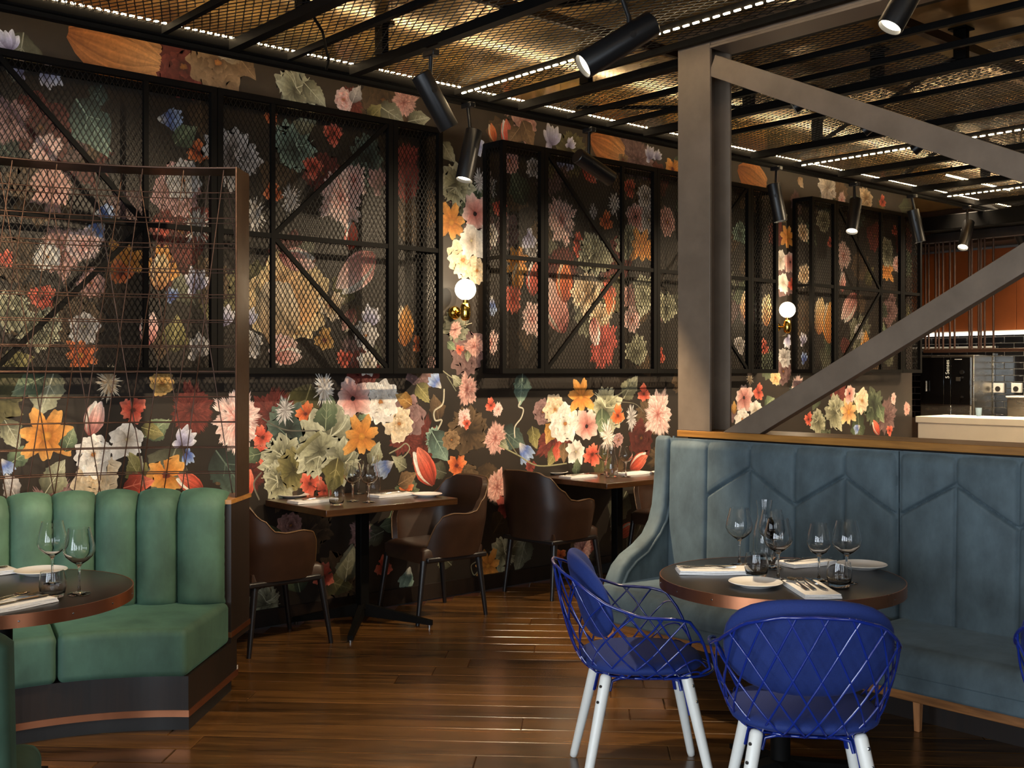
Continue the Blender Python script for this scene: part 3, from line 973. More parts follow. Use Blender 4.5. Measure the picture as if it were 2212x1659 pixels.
 ('nast', 1746, 906, 16, 'red', 1.), ('crump', 1766, 909, 24, 'sage', 2.3), ('crump', 1806, 888, 34, 'sage', .8), ('dais', 1833, 890, 25, 'peach', .3), ('peony', 1862, 866, 26, 'cream', .4), ('poppy', 1835, 850, 16, 'pink', .4), ('leaf', 1903, 895, 22, 'green', 5.2), ('tulip', 1893, 925, 20, 'red', 2.3), ('nast', 1921, 930, 13, 'red', .5), ('carn', 1959, 884, 12, 'dusty', 1.5), ('carn', 1930, 862, 10, 'pink', 1.5), ('bell', 1852, 925, 14, 'blue', 3.6),
 ('crump', 1600, 500, 22, 'teal', 1.5), ('tulip', 1610, 660, 30, 'peach', 1.5), ('tulip', 1656, 672, 34, 'peach', 1.5), ('nast', 1650, 752, 18, 'red', 1.5), ('petunia', 1597, 745, 16, 'grey', .2), ('crump', 1738, 590, 20, 'cream', 1.4), ('tulip', 1770, 685, 40, 'peach', 1.5), ('tulip', 1790, 700, 44, 'orange', 1.6), ('carn', 1822, 552, 26, 'pink', 1.5), ('tulip', 1836, 662, 40, 'pink', 4.), ('dais', 1916, 584, 22, 'orange', .2), ('tulip', 1869, 747, 30, 'orange', 1.6),
 ('nast', 1932, 499, 12, 'red', 1.5), ('peony', 1937, 570, 16, 'pink', .2), ('crump', 1915, 540, 26, 'sage', 1.4), ('tulip', 1820, 610, 22, 'pink', 1.5), ('crump', 1780, 480, 22, 'sage', 5.), ('nast', 1793, 525, 12, 'red', 1.5), ('crump', 1735, 500, 18, 'cream', 1.5), ('crocus', 1735, 735, 18, 'lav', 1.5), ('crocus', 1737, 775, 16, 'blue', 1.5), ('leaf', 1910, 715, 18, 'green', 1.6), ('crump', 1855, 715, 16, 'grey', 1.),
]
for row_ in MOT:
    k, px_, py_, R_, p_, rot_ = row_[:6]
    dm = row_[6] if len(row_) > 6 else 1.0
    X, Z, T = onwall(px_, py_)
    FN[k](X, Z, R_ * T / F * 1.04, p_, rot_, dm)


def pstem(pts, w, c):
    stem([onwall(a, b)[:2] for a, b in pts], w, lin(c))


pstem([(959, 840), (956, 872), (938, 888), (940, 908), (954, 908), (945, 928)], .012, (190, 182, 158))
pstem([(1124, 866), (1120, 878), (1130, 884), (1126, 902), (1112, 922), (1112, 946)], .011, (196, 190, 170))
pstem([(1078, 962), (1118, 983), (1162, 1006), (1224, 1001)], .01, (150, 146, 110))
pstem([(1090, 940), (1118, 983)], .008, (120, 116, 90))
pstem([(640, 980), (665, 955), (690, 935)], .03, (128, 124, 88))
pstem([(565, 903), (590, 918), (625, 930), (690, 930)], .008, (96, 92, 80))
pstem([(840, 980), (862, 968), (876, 958), (884, 970), (868, 988), (845, 985)], .009, (150, 144, 116))
pstem([(955, 800), (975, 815), (1000, 830)], .008, (150, 146, 120))
pstem([(965, 812), (985, 845)], .008, (120, 118, 96))
pstem([(1310, 872), (1340, 850), (1370, 830)], .012, (150, 148, 118))
pstem([(1330, 868), (1370, 872), (1390, 890)], .006, (110, 104, 88))
pstem([(560, 1080), (548, 1045), (565, 1020)], .01, (110, 106, 92))
pstem([(305, 985), (308, 1010), (306, 1050)], .008, (170, 164, 140))
pstem([(1036, 1228), (1024, 1242), (1018, 1222), (1032, 1212)], .008, (160, 154, 120))

me = bpy.data.meshes.new('wallpaper_print')
V_ = np.concatenate(PV)
F_ = np.concatenate(PF)
C_ = np.concatenate(PC)
keep = (V_[:, 0] > -3.9) & (V_[:, 0] < 10.66) & (V_[:, 2] > .10) & (V_[:, 2] < CZ - .01)
V_[:, 0] = np.clip(V_[:, 0], -3.9, 10.66)
V_[:, 2] = np.clip(V_[:, 2], .102, CZ - .012)
F_ = F_[keep[F_].any(axis=1)]
me.vertices.add(len(V_))
me.vertices.foreach_set('co', V_.astype(np.float32).ravel())
me.loops.add(F_.size)
me.loops.foreach_set('vertex_index', F_.astype(np.int32).ravel())
me.polygons.add(len(F_))
me.polygons.foreach_set('loop_start', np.arange(0, F_.size, 4, dtype=np.int32))
me.update()
me.shade_flat()
ca_ = me.color_attributes.new('Col', 'FLOAT_COLOR', 'POINT')
ca_.data.foreach_set('color', np.concatenate([C_, np.ones((len(C_), 1))], 1).astype(np.float32).ravel())
me.materials.append(M['print'])
pr = bpy.data.objects.new('wallpaper_print', me)
COL.objects.link(pr)
pr.parent = wall_back
stuff(pr)
print('PRINT faces', len(F_), 'depth', player[0])

# ------------------------------------------------------------------ mesh strips (expanded metal)
def expanded(m, o, es, et, Wd, Hh, p, q, w=.0035, th=.0025):
    """diamond mesh: strips running both ways across the rectangle o + s*es + t*et"""
    o, es, et = Vector(o), Vector(es), Vector(et)
    n = es.cross(et)
    k = q / p
    for sgn in (1, -1):
        c0 = -k * Wd if sgn > 0 else 0
        c1 = Hh if sgn > 0 else Hh + k * Wd
        c = c0 + q * .5
        while c < c1:
            # t = sgn*k*s + c
            s0, s1 = 0.0, Wd
            sa, sb = (0 - c) / (sgn * k), (Hh - c) / (sgn * k)
            lo, hi = max(s0, min(sa, sb)), min(s1, max(sa, sb))
            if hi - lo > .004:
                P0 = o + es * lo + et * (sgn * k * lo + c) + n * (sgn * th * .4)
                P1 = o + es * hi + et * (sgn * k * hi + c) + n * (sgn * th * .4)
                m.bar(P0, P1, w, th, n)
            c += q


# ------------------------------------------------------------------ wall cages
YF = 5.66
ZB, ZT = 1.492, 3.07
FB = .034


def cage(x0, x1, bays, label, nodes):
    t = thing('wall_cage', label, 'cage', (x0, YF, ZB), group='black mesh cages on the floral wall', world=True)
    yb = WY - .012
    m = lambda: MB()
    # depth frame: back posts, back rails, side rails
    for x in (x0 + FB / 2, x1 - FB / 2):
        m().box(x - FB / 2, x + FB / 2, yb - FB, yb, ZB + FB, ZT - FB).build('back_post', M['black'], t)
        for z in (ZB, ZT - FB):
            m().box(x - FB / 2, x + FB / 2, YF + FB, yb - FB, z, z + FB).build('side_rail', M['black'], t)
        m().box(x - FB / 2 + .006, x + FB / 2 - .006, YF + FB, yb - FB, (ZB + ZT) / 2 - .012, (ZB + ZT) / 2 + .012).build('side_rail', M['black'], t)
    for z in (ZB, ZT - FB):
        m().box(x0, x1, yb - FB, yb, z, z + FB).build('back_rail', M['black'], t)
    edges = [x0]
    for b in bays:
        edges.append(edges[-1] + b)
    for i, b in enumerate(bays):
        a0, a1 = edges[i] + .002, edges[i + 1] - .002
        for x in (a0, a1 - FB):
            m().box(x, x + FB, YF, YF + FB, ZB, ZT).build('post', M['black'], t)
        for z in (ZB, ZT - FB):
            m().box(a0 + FB, a1 - FB, YF, YF + FB, z, z + FB).build('rail', M['black'], t)
        zm = (ZB + ZT) / 2
        m().box(a0 + FB, a1 - FB, YF + .004, YF + .026, zm - .014, zm + .014).build('mid_rail', M['black'], t)
        if nodes[i] is not None:
            nx = nodes[i]
            m().box(nx - .013, nx + .013, YF + .003, YF + .027, ZB + FB, ZT - FB).build('thin_post', M['black'], t)
            cx = a0 + FB if abs(nx - a0) > abs(nx - a1) else a1 - FB
            for zz in (ZB + FB, ZT - FB):
                m().bar((nx, YF + .015, zm), (cx, YF + .015, zz), .026, .018, (0, 1, 0)).build('brace', M['black'], t)
        mm = MB()
        expanded(mm, (a0 + FB, YF + .030, ZB + FB), (1, 0, 0), (0, 0, 1), a1 - a0 - 2 * FB, ZT - ZB - 2 * FB, .030, .052)
        stuff(mm.build('mesh_panel', M['mesh'], t))
    for x in (x0 + .008, x1 - .008):
        mm = MB()
        expanded(mm, (x, YF + FB, ZB + FB), (0, 1, 0), (0, 0, 1), yb - YF - 2 * FB, ZT - ZB - 2 * FB, .030, .052)
        stuff(mm.build('mesh_panel', M['mesh'], t))
    return t


cage(1.243, 4.383, (.39, 1.18, 1.18, .39), 'black diamond-mesh wall cage behind the wire screen, leftmost and nearest', (None, 2.41, 3.16, None))
cage(4.887, 8.03, (.39, 1.18, 1.183, .39), 'black diamond-mesh wall cage between the two globe lamps, above the second wall table', (None, 6.08, 6.83, None))
cage(8.535, 10.47, (.39, 1.17, .375), 'black diamond-mesh wall cage at the far end of the floral wall by the kitchen', (None, 9.71, None))

# ------------------------------------------------------------------ suspended ceiling grid
GZ = 3.117
grid = thing('ceiling_grid', 'black suspended ceiling grid of steel beams, expanded mesh and light strips', 'ceiling grid', (0, 0, GZ), world=True)
YW = 5.2
YN = -1.5
MB().box(-2.0, 13.5, YW, YW + .05, GZ, GZ + .085).build('edge_beam', M['black'], grid)
MB().box(-2.0, 13.5, YW - .028, YW - .002, GZ + .02, GZ + .03).build('light_channel', M['black'], grid)
thick = [-1.2, .55, 1.5, 2.66, 3.38, 4.62, 5.78, 7.0, 8.2, 9.4, 10.6, 11.8]
thin = [1.0, 2.29, 2.98, 4.10, 4.36, 5.03, 5.40, 6.22, 7.55, 8.7, 9.9, 11.2]
for x in thick:
    MB().box(x - .028, x + .028, YN, YW - .03, GZ + .018, GZ + .066).build('beam', M['black'], grid)
for x in thin:
    MB().box(x - .014, x + .014, YN, YW - .03, GZ + .028, GZ + .06).build('thin_beam', M['black'], grid)
for y, w in ((4.0, .03), (2.89, .045), (1.4, .03), (0.0, .045)):
    MB().box(-2.0, 13.5, y - w / 2, y + w / 2, GZ + .118, GZ + .165).build('cross_beam', M['bronze'], grid)
allx = sorted(thick + thin)
bare = {(3.38, 4.10, 2), (4.55, 5.03, 0), (5.03, 5.40, 0), (5.40, 5.78, 0)}
yspan = ((2.91, YW - .03), (.03, 2.87))
for i in range(len(allx) - 1):
    xa, xb = allx[i], allx[i + 1]
    for j, (ya, yb_) in enumerate(yspan):
        if j == 1 and xa < 2.2:
            continue
        if 4.3 < xa < 4.5:
            continue
        if j == 1 and 4.5 < xa < 5.7:
            continue
        mm = MB()
        expanded(mm, (xa + .015, ya, GZ + .066), (1, 0, 0), (0, 1, 0), xb - xa - .03, yb_ - ya, .042, .088, .0045, .003)
        stuff(mm.build('ceiling_mesh', M['mesh'], grid))
# diagonal stiffeners lying on the grid
for (xa, ya), (xb, yb_) in (((1.5, 5.1), (2.66, 4.05)), ((3.4, 3.95), (4.08, 2.95)), ((5.03, 5.1), (6.2, 4.05)), ((6.6, 4.0), (7.5, 5.1)), ((7.9, 4.05), (9.0, 5.1)), ((5.8, 2.95), (6.6, 3.95))):
    MB().bar((xa, ya, GZ + .09), (xb, yb_, GZ + .09), .022, .02).build('stiffener', M['black'], grid)
# hangers up to the ceiling and thin suspension wires
for x, y in ((2.66, 4.5), (3.38, 3.6), (4.62, 4.6), (5.78, 4.3), (7.0, 4.6), (8.2, 4.2), (5.78, 2.9), (7.0, 2.9), (5.78, 3.4), (9.4, 4.5), (8.2, 2.9), (3.38, 4.9), (10.6, 4.6)):
    MB().box(x - .02, x + .02, y - .035, y + .035, GZ + .075, CZ - .012).box(x - .05, x + .05, y - .05, y + .05, CZ - .012, CZ - .002).build('hanger', M['black'], grid)
# light strips: rows of diodes
ledm = []


def led_row(p, q, n):
    p, q = Vector(p), Vector(q)
    m = MB()
    d = (q - p) / n
    for i in range(n):
        a = p + d * (i + .22)
        b = p + d * (i + .78)
        m.bar(a, b, .009, .007)
    return stuff(m.build('light_strip', M['led'], grid))


led_row((-1.0, YW - .004, GZ + .0905), (12.6, YW - .004, GZ + .0905), 340)
led_row((4.08, 5.1, GZ + .022), (4.08, 0.2, GZ + .022), 82)
led_row((7.53, 5.1, GZ + .022), (7.53, 0.4, GZ + .022), 78)
led_row((9.88, 5.1, GZ + .022), (9.88, 0.6, GZ + .022), 78)
led_row((2.70, 2.0, GZ + .08), (2.70, .2, GZ + .08), 30)
MB().bar((9.1, 4.7, GZ + .08), (10.3, 4.7, GZ + .08), .012, .012).build('tube_light', M['led'], grid)
MB().tube([onw for onw in [(2.66, 4.45, GZ + .06), (2.80, 4.55, GZ + .0), (3.02, 4.85, GZ - .03), (3.20, 5.16, GZ + .02)]], .007, 8).build('cable', M['black'], grid)

# thin steel suspension wires
for x, y, zt, zb in ((3.2, 4.55, CZ - .002, GZ + .075), (4.95, 5.16, CZ - .002, GZ + .06), (8.05, 5.15, CZ - .002, GZ + .06)):
    MB().tube([(x, y, zt), (x, y, zb)], .0022, 6).build('suspension_wire', M['bolt'], grid)


# ------------------------------------------------------------------ track spotlights
def spot(x, y, ztop, body_c, aim, label, power, L=.30, R=.052, size=50, blend=.5, lit=True):
    t = thing('track_spotlight', label, 'spotlight', (x, y, ztop), group='black cylinder spotlights under the ceiling grid', world=True)
    c = Vector(body_c)
    d = (Vector(aim) - c).normalized()
    a = c - d * L / 2
    b = c + d * L / 2
    m = MB()
    m.tube([a, a + d * .004, b - d * .002, b], [R * .93, R, R, R * .985], 28, caps=False)
    m.tube([b, b + d * .0004], [R * .985, R * .9], 28, caps=False)
    m.tube([b - d * .02, b + d * .0004], [R * .86, R * .9], 28, caps=False)
    m.tube([a - d * .001, a], [R * .5, R * .93], 28, caps=True)
    m.build('lamp_body', M['spot'], t, smooth=40)
    m = MB()
    m.tube([b - d * .024, b - d * .018], R * .86, 28)
    m.build('lens', M['lens'], t, smooth=40)
    # yoke and stem
    top = Vector((x, y, ztop))
    MB().box(x - .02, x + .02, y - .045, y + .045, ztop - .03, ztop).build('track_adapter', M['spot'], t, bevel=.004)
    j = c - d * L * .16
    side = d.cross(Vector((0, 0, 1)))
    side = side.normalized() if side.length > 1e-3 else Vector((1, 0, 0))
    MB().tube([top - Vector((0, 0, .03)), Vector((j.x, j.y, j.z + R + .03)), Vector((j.x, j.y, j.z + R * .6))], .011, 10).build('stem', M['spot'], t, smooth=40)
    MB().tube([j + side * (R * 1.02) , j - side * (R * 1.02)], .014, 12).build('pivot', M['spot'], t, smooth=40)
    if power:
        l = bpy.data.lights.new('spot_lamp', 'SPOT')
        l.energy = power
        l.color = WARM
        l.spot_size = math.radians(size)
        l.spot_blend = blend
        l.shadow_soft_size = .035
        o = bpy.data.objects.new('spot_lamp', l)
        COL.objects.link(o)
        o.location = Vector(b + d * .012) - top
        o.rotation_euler = d.to_track_quat('-Z', 'Y').to_euler()
        o.parent = t
    return t


spot(3.375, 4.46, GZ, (3.40, 4.46, 2.868), (3.80, 4.36, 2.2), 'black cylinder spotlight tilted down to the right, left one of the front pair', 420)
spot(3.38, 3.17, GZ, (3.37, 3.17, 2.86), (2.95, 3.40, 2.55), 'large black cylinder spotlight tilted down to the left above the second mesh cage', 260, L=.36, R=.056)
spot(4.10, 2.28, GZ, (4.10, 2.28, 3.0), (3.88, 2.42, 2.55), 'black cylinder spotlight cut off by the top edge of the picture', 200, L=.30)
spot(4.20, 5.18, GZ, (4.19, 5.16, 2.80), (4.02, 5.14, 2.2), 'dark cylinder spotlight hanging in front of the wall strip between two cages', 0, L=.32)
spot(5.23, 5.18, GZ, (5.27, 5.17, 2.86), (5.75, 5.13, 2.66), 'dark cylinder spotlight lying almost level over the second cage', 0, L=.32)
spot(7.32, 5.18, GZ, (7.30, 5.16, 2.83), (7.40, 5.02, 1.9), 'black spotlight pointing straight down just right of the steel column', 90, L=.30)
spot(8.44, 5.18, GZ, (8.40, 5.16, 2.83), (8.1, 5.06, 2.2), 'black spotlight leaning left in front of the far cage', 90, L=.32)
spot(9.40, 5.18, GZ, (9.42, 5.15, 2.83), (9.55, 5.0, 1.9), 'black spotlight with bright lens above the end of the floral wall', 90, L=.30)
spot(10.45, 5.18, GZ, (10.38, 5.16, 2.83), (9.95, 5.1, 2.2), 'black spotlight leaning left in front of the orange kitchen panels', 60, L=.32)
spot(11.6, 5.18, GZ, (11.62, 5.15, 2.83), (11.95, 5.0, 2.2), 'black spotlight with glowing lens at the right edge of the picture', 60, L=.32)
# wall washers on the beams nearer to the viewer
for x, y, zc, L_, ax, lab in ((1.5, 2.95, 2.94, .26, .7, 'leftmost'), (2.98, 2.68, 2.94, .26, 2.0, 'second from the left'),
                              (5.40, 3.6, 3.04, .15, 3.9, 'just beyond the steel column beam'), (6.22, 3.66, 3.04, .15, 5.3, 'fourth from the left'), (7.0, 3.76, 3.04, .15, 6.4, 'fourth from the right'),
                              (8.2, 2.95, 3.04, .15, 7.3, 'third from the right'), (9.4, 2.95, 3.04, .15, 8.5, 'second from the right'), (10.6, 2.95, 3.04, .15, 9.7, 'rightmost')):
    spot(x, y, GZ, (x - .01, y + .02, zc), (ax, WY, 1.3), 'small black wall-washer spotlight on the near grid beams, ' + lab, 300, L=L_, R=.038, size=60, blend=.7)
for x, y, ax, ay, az, lab in ((2.29, 2.9, 3.2, 4.6, 0, 'over the aisle'), (8.7, 2.4, 10.7, 5.1, .9, 'aimed at the kitchen counter')):  # added out-of-frame spots that brighten the aisle floor and the counter front
    spot(x, y, GZ, (x, y, 2.95), (ax, ay, az), 'added unseen fill spotlight on the near grid beams, ' + lab, 120 if az == 0 else 420, L=.24, R=.038, size=64, blend=.8)

# ------------------------------------------------------------------ steel column with cross-braced frame
XS0, XS1 = 4.40, 4.575
fr = thing('steel_truss', 'bronze-grey steel column with top beam and diagonal cross braces above the blue banquette', 'truss', (4.49, 3.6, 0), world=True)


def hcol(y0, y1, z0, z1):
    t = .016
    m = MB()
    m.box(XS0, XS0 + t, y0, y1, z0, z1)
    m.box(XS1 - t, XS1, y0, y1, z0, z1)
    m.box(XS0 + t, XS1 - t, (y0 + y1) / 2 - .006, (y0 + y1) / 2 + .006, z0, z1)
    return m


hcol(3.51, 3.717, 1.2035, 3.232).build('column', M['steel'], fr, bevel=.002)
hcol(-.45, -.243, 1.2035, 3.232).build('column', M['steel'], fr, bevel=.002)
m = MB()
m.box(XS0, XS1, -.243, 3.51, 3.12, 3.134).box(XS0, XS1, -.243, 3.51, 3.218, 3.232).box(XS0 + .005, XS0 + .018, -.243, 3.51, 3.134, 3.218)
m.build('top_beam', M['steel'], fr, bevel=.002)


def brace(ya, za, yb, zb, nm='brace'):
    MB().bar((XS0 + .035, ya, za), (XS0 + .035, yb, zb), .055, .105, (0, 0, 1)).build(nm, M['steel'], fr, bevel=.002)


zlo, zhi, ym = 1.205, 3.12, 1.66
brace(3.505, 3.035, ym, 2.165)
MB().prism([(XS0 + .0075, y_, z_) for y_, z_ in ((3.436, 1.2035), (3.216, 1.2035), (ym, 2.055), (ym, 2.175))], (.055, 0, 0)).build('brace', M['steel'], fr, bevel=.002)
brace(ym, 2.115, -.2, 3.01)
brace(ym, 2.165, -.2, 1.275)

# ------------------------------------------------------------------ low divider with oak ledge
dv = thing('divider', 'low dark divider wall with an oak ledge behind the blue banquette', 'divider', (4.55, 1.3, 0), world=True)
MB().box(4.46, 4.62, -.9, 3.70, 0, 1.17).build('panel', M['darkwood'], dv)
MB().box(4.396, 4.70, -.95, 3.72, 1.17, 1.203).build('ledge', M['ledge'], dv, bevel=.003)

# ------------------------------------------------------------------ blue banquette
bq = thing('blue_banquette', 'slate blue velvet banquette with quilted chevron back and curved wing', 'banquette', (4.1, 2.4, 0), world=True)
XB = 4.345
CHW = .2565


def quilt(ya, yb, ztop, st=.004, nz=176):
    """padded back panel with channel seams and a chevron stitch line"""
    Y0 = 3.745
    ny = int((ya - yb) / st)
    z0, z1 = .44, ztop

    def fn(a, b):
        y = ya + (yb - ya) * a
        z = z0 + (z1 - z0) * b
        k = (Y0 - y) / CHW
        f = k - math.floor(k)
        ds = min(f, 1 - f) * CHW
        pad = .014 * (1 - math.exp(-(ds / .007) ** 1.3)) + .010 * math.sin(math.pi * f) ** .7
        # chevron: peak at odd seams (1.04), valley at even (.887)
        kk = k - 1
        tri = abs((kk % 2) - 1)
        zc = 1.04 - .153 * tri if k >= 1 or True else 0
        if k >= 1.0:
            dc = abs(z - zc) * .86
            pad -= .02 * math.exp(-(dc / .0065) ** 2)
            if z > zc:
                pad += .005 * min(dc / .03, 1)
        te = (z1 - z) / .05
        if te < 1:
            pad -= .03 * (1 - te) ** 2
        ee = min(abs(y - ya), abs(y - yb)) / .03
        if ee < 1:
            pad -= .022 * (1 - ee) ** 2
        lean = .02 * (z - .44) / .7
        return ((min(XB + lean - pad, 4.362), y, z), (-1, 0, 0))
    return MB().slab(fn, ny, nz, .03)


quilt(3.742, 2.466, 1.163).build('back_panel', M['blue'], bq, smooth=60)
quilt(2.460, 1.184, 1.163).build('back_panel', M['blue'], bq, smooth=60)
quilt(1.178, -.10, 1.163, .01, 70).build('back_panel', M['blue'], bq, smooth=60)
MB().box(4.3925, 4.3945, -.1, 3.80, .28, 1.15).build('back_shell', M['blue'], bq, bevel=.01)
# rounded wing at the near end
prof = [(4.39, 1.175), (4.345, 1.172), (4.338, 1.10), (4.334, 1.0), (4.325, .91), (4.312, .82), (4.285, .745), (4.235, .68), (4.16, .632), (4.07, .592), (4.01, .545), (3.975, .49), (3.95, .44), (3.94, .30)]


def wing(off):
    pts = []
    for i, (x, z) in enumerate(prof):
        pts.append((x, z))
    return pts


w_ = [(x, z) for x, z in prof]
poly = w_ + [(4.39, .30)]
MB().prism([(x, 3.735, z) for x, z in poly], (0, .095, 0)).build('wing', M['blue'], bq, bevel=.03, seg=5)
# raised welt along the wing
pipe = [(x + .045 if i < 7 else x + .03, 3.733, z - (.0 if i < 7 else .035)) for i, (x, z) in enumerate(prof[1:-1])]
MB().tube(pipe, .008, 8).build('wing_piping', M['blue'], bq, smooth=60)


def seatc(ya, yb):
    def fn(a, b):
        y = ya + (yb - ya) * a
        x = 3.855 + (4.345 - 3.855) * b
        e1 = min(abs(y - ya), abs(y - yb)) / .03
        e2 = (x - 3.855) / .05
        z = .462 + .01 * math.sin(math.pi * a) * math.sin(math.pi * b)
        if e1 < 1:
            z -= .018 * (1 - e1) ** 2
        if e2 < 1:
            z -= .05 * (1 - e2) ** 2.2
        return ((x, y, z), (0, 0, 1))
    m = MB().slab(fn, 40, 24, .06)
    m.box(3.858, 4.34, min(ya, yb) + .003, max(ya, yb) - .003, .298, .415)
    return m


seatc(3.808, 2.470).build('seat_cushion', M['blue'], bq, smooth=60, bevel=.012, seg=3)
seatc(2.464, 1.15).build('seat_cushion', M['blue'], bq, smooth=60, bevel=.012, seg=3)
seatc(1.144, -.1).build('seat_cushion', M['blue'], bq, smooth=60, bevel=.012, seg=3)
MB().box(3.875, 4.39, -.1, 3.80, .262, .298).build('base_rail', M['oakrail'], bq, bevel=.003)
for x, y in ((3.90, 3.70), (3.90, .95), (4.33, 3.70), (4.33, 2.36), (4.33, 1.0), (3.9, 0), (4.33, 0)):
    MB().tube([(x, y, .0), (x, y, .262)], [.017, .029], 4).build('leg', M['oakleg'], bq, bevel=.003)

# ------------------------------------------------------------------ green booth (round) with wire screen
BC = Vector((*C(-1.41, 3.63), 0))


def pol(R, ph, z):                    # polar point; ph degrees clockwise from the view direction
    a = math.radians(ph)
    x, y = C(-1.41 + R * math.sin(a), 3.63 + R * math.cos(a))
    return Vector((x, y, z))


PH1, PH0 = 3.7, -72.0
bo = thing('green_booth', 'curved green velvet booth with channelled back and copper-trimmed dark wood base', 'booth', tuple(BC), world=True)


def arc_block(R0, R1, z0, z1, pa, pb, n=40):
    m = MB()
    vs = []
    for i in range(n + 1):
        ph = pa + (pb - pa) * i / n
        vs += [pol(R0, ph, z0), pol(R1, ph, z0), pol(R1, ph, z1), pol(R0, ph, z1)]
    fs = [(0, 1, 2, 3), tuple(n * 4 + k for k in (3, 2, 1, 0))]
    for i in range(n):
        a = i * 4
        for k in range(4):
            k2 = (k + 1) % 4
            fs.append((a + k, a + k2, a + 4 + k2, a + 4 + k))
    return m.add(vs, fs)


arc_block(1.02, 1.60, .0, .062, PH0, PH1 - .6).build('toe_kick', M['dark'], bo)
arc_block(.985, 1.63, .062, .235, PH0, PH1).build('base_panel', M['darkwood'], bo)
arc_block(.981, 1.634, .066, .094, PH0, PH1 + .22).build('copper_trim', M['copper'], bo, smooth=40)
arc_block(1.545, 1.83, .235, .885, PH0, PH1).build('back_box', M['darkwood'], bo)
arc_block(1.542, 1.834, .262, .287, PH0, PH1 + .12).build('copper_trim', M['copper'], bo, smooth=40)
arc_block(1.535, 1.845, .885, .905, PH0, PH1 + .15).build('top_rail', M['ledge'], bo, smooth=40)
MB().bar(pol(1.62, PH1 + .14, .095), pol(1.632, PH1 + .14, .095), .002, .035).build('reflector', M['plastic'], bo)


def rblock(R0, R1, z0, z1, pa, pb, rr, n=14, crown=0.):
    """upholstered arc segment with rounded edges all round"""
    m = MB()
    prof_ = []
    K = 6
    cs = ((R1 - rr, z1 - rr, 0), (R0 + rr, z1 - rr, 90), (R0 + rr, z0 + rr, 180), (R1 - rr, z0 + rr, 270))
    for cx, cz, a0 in cs:
        for k in range(K + 1):
            a = math.radians(a0 + 90 * k / K)
            prof_.append((cx, cz, math.cos(a), math.sin(a)))
    P = len(prof_)
    vs = []
    dph = math.degrees(rr / ((R0 + R1) / 2))
    phs = []
    for k in range(6):
        t = k / 5
        phs.append((pa + dph * (1 - math.cos(math.pi / 2 * t)), math.sin(math.pi / 2 * t)))
    for k in range(1, n):
        phs.append((pa + dph + (pb - pa - 2 * dph) * k / n, 1.))
    for k in range(6):
        t = 1 - k / 5
        phs.append((pb - dph * (1 - math.cos(math.pi / 2 * t)), math.sin(math.pi / 2 * t)))
    for ph, s_ in phs:
        fr_ = (ph - pa) / (pb - pa)
        cr = crown * math.sin(math.pi * min(max(fr_, 0), 1))
        for cx, cz, ca, sa in prof_:
            rloc = rr * max(s_, .05)
            R = cx + ca * rloc
            z = cz + sa * rloc
            if ca < -.3:
                R -= cr
            if sa > .3:
                z += cr * .6
            vs.append(pol(R, ph, z))
    fs = [tuple(range(P))[::-1], tuple((len(phs) - 1) * P + k for k in range(P))]
    for i in range(len(phs) - 1):
        for k in range(P):
            k2 = (k + 1) % P
            fs.append((i * P + k, i * P + k2, (i + 1) * P + k2, (i + 1) * P + k))
    return m.add(vs, fs)


# seat cushions
sp = [PH1 - .1, -26.6, -50.0, PH0]
for a, b in zip(sp[1:], sp[:-1]):
    rblock(.965, 1.545, .232, .432, a + .08, b - .08, .032, 24, .006).build('seat_cushion', M['green'], bo, smooth=60)
# back channels
chs = [3.4, -.55, -4.0, -7.5, -11.1, -14.9, -18.9, -23.]
ph = 3.4
seams = [2.75]
for px_ in (380, 293, 205, 115, 23):
    r_ = (px_ - 1106) / F
    best = min((abs((lambda q: (q[0]) / q[1])((-1.41 + 1.47 * math.sin(math.radians(p_ / 20)), 3.63 + 1.47 * math.cos(math.radians(p_ / 20)))) - r_), p_ / 20) for p_ in range(-900, 100))
    seams.append(best[1])
while seams[-1] > PH0 + 5:
    seams.append(seams[-1] - 7.4)


def channel(pa, pb):
    """tall padded channel with gathered pleats at its upper corners"""
    m = MB()
    nu, nv = 20, 34

    def fn(a, b):
        ph_ = pa + (pb - pa) * a
        z = .425 + (.945 - .425) * b
        f = math.sin(math.pi * a)
        bul = .056 * f ** .5
        te = (b - .82) / .18
        R = 1.50 - bul
        pl = math.exp(-min(a, 1 - a) / .16)
        R += .0035 * pl * math.sin(b * 130 + a * 9) * (0.5 + 0.5 * math.sin(b * 17 + pa))
        if b > .72:
            R += .004 * pl * math.sin(a * 90 + b * 10) * (b - .72) / .28
        if te > 0:
            R += .085 * te ** 2.4
            z += .03 * (f ** .5 - .5) * math.sin(te * math.pi / 2)
        te2 = (.08 - b) / .08
        if te2 > 0:
            R += .02 * te2 ** 2
        p_ = pol(R, ph_, z)
        nn = (pol(R - .1, ph_, z) - p_).normalized()
        return (p_, nn)
    m.slab(fn, nu, nv, .03)
    return m


for a, b in zip(seams[1:], seams[:-1]):
    channel(a + .02, b - .02).build('back_channel', M['green'], bo, smooth=70)

# ------------------------------------------------------------------ curved wire screen standing on the booth
ws = thing('wire_screen', 'bronze framed screen of crossing thin wires standing on the green booth', 'screen', tuple(pol(1.72, 0, .905)), world=True)
ZS0, ZS1 = .906, 2.473
R0s, R1s = 1.635, 1.825


def arcplate(z0, z1, nm):
    arc_block(R0s, R1s, z0, z1, PH0, PH1).build(nm, M['bronze'], ws, smooth=40)


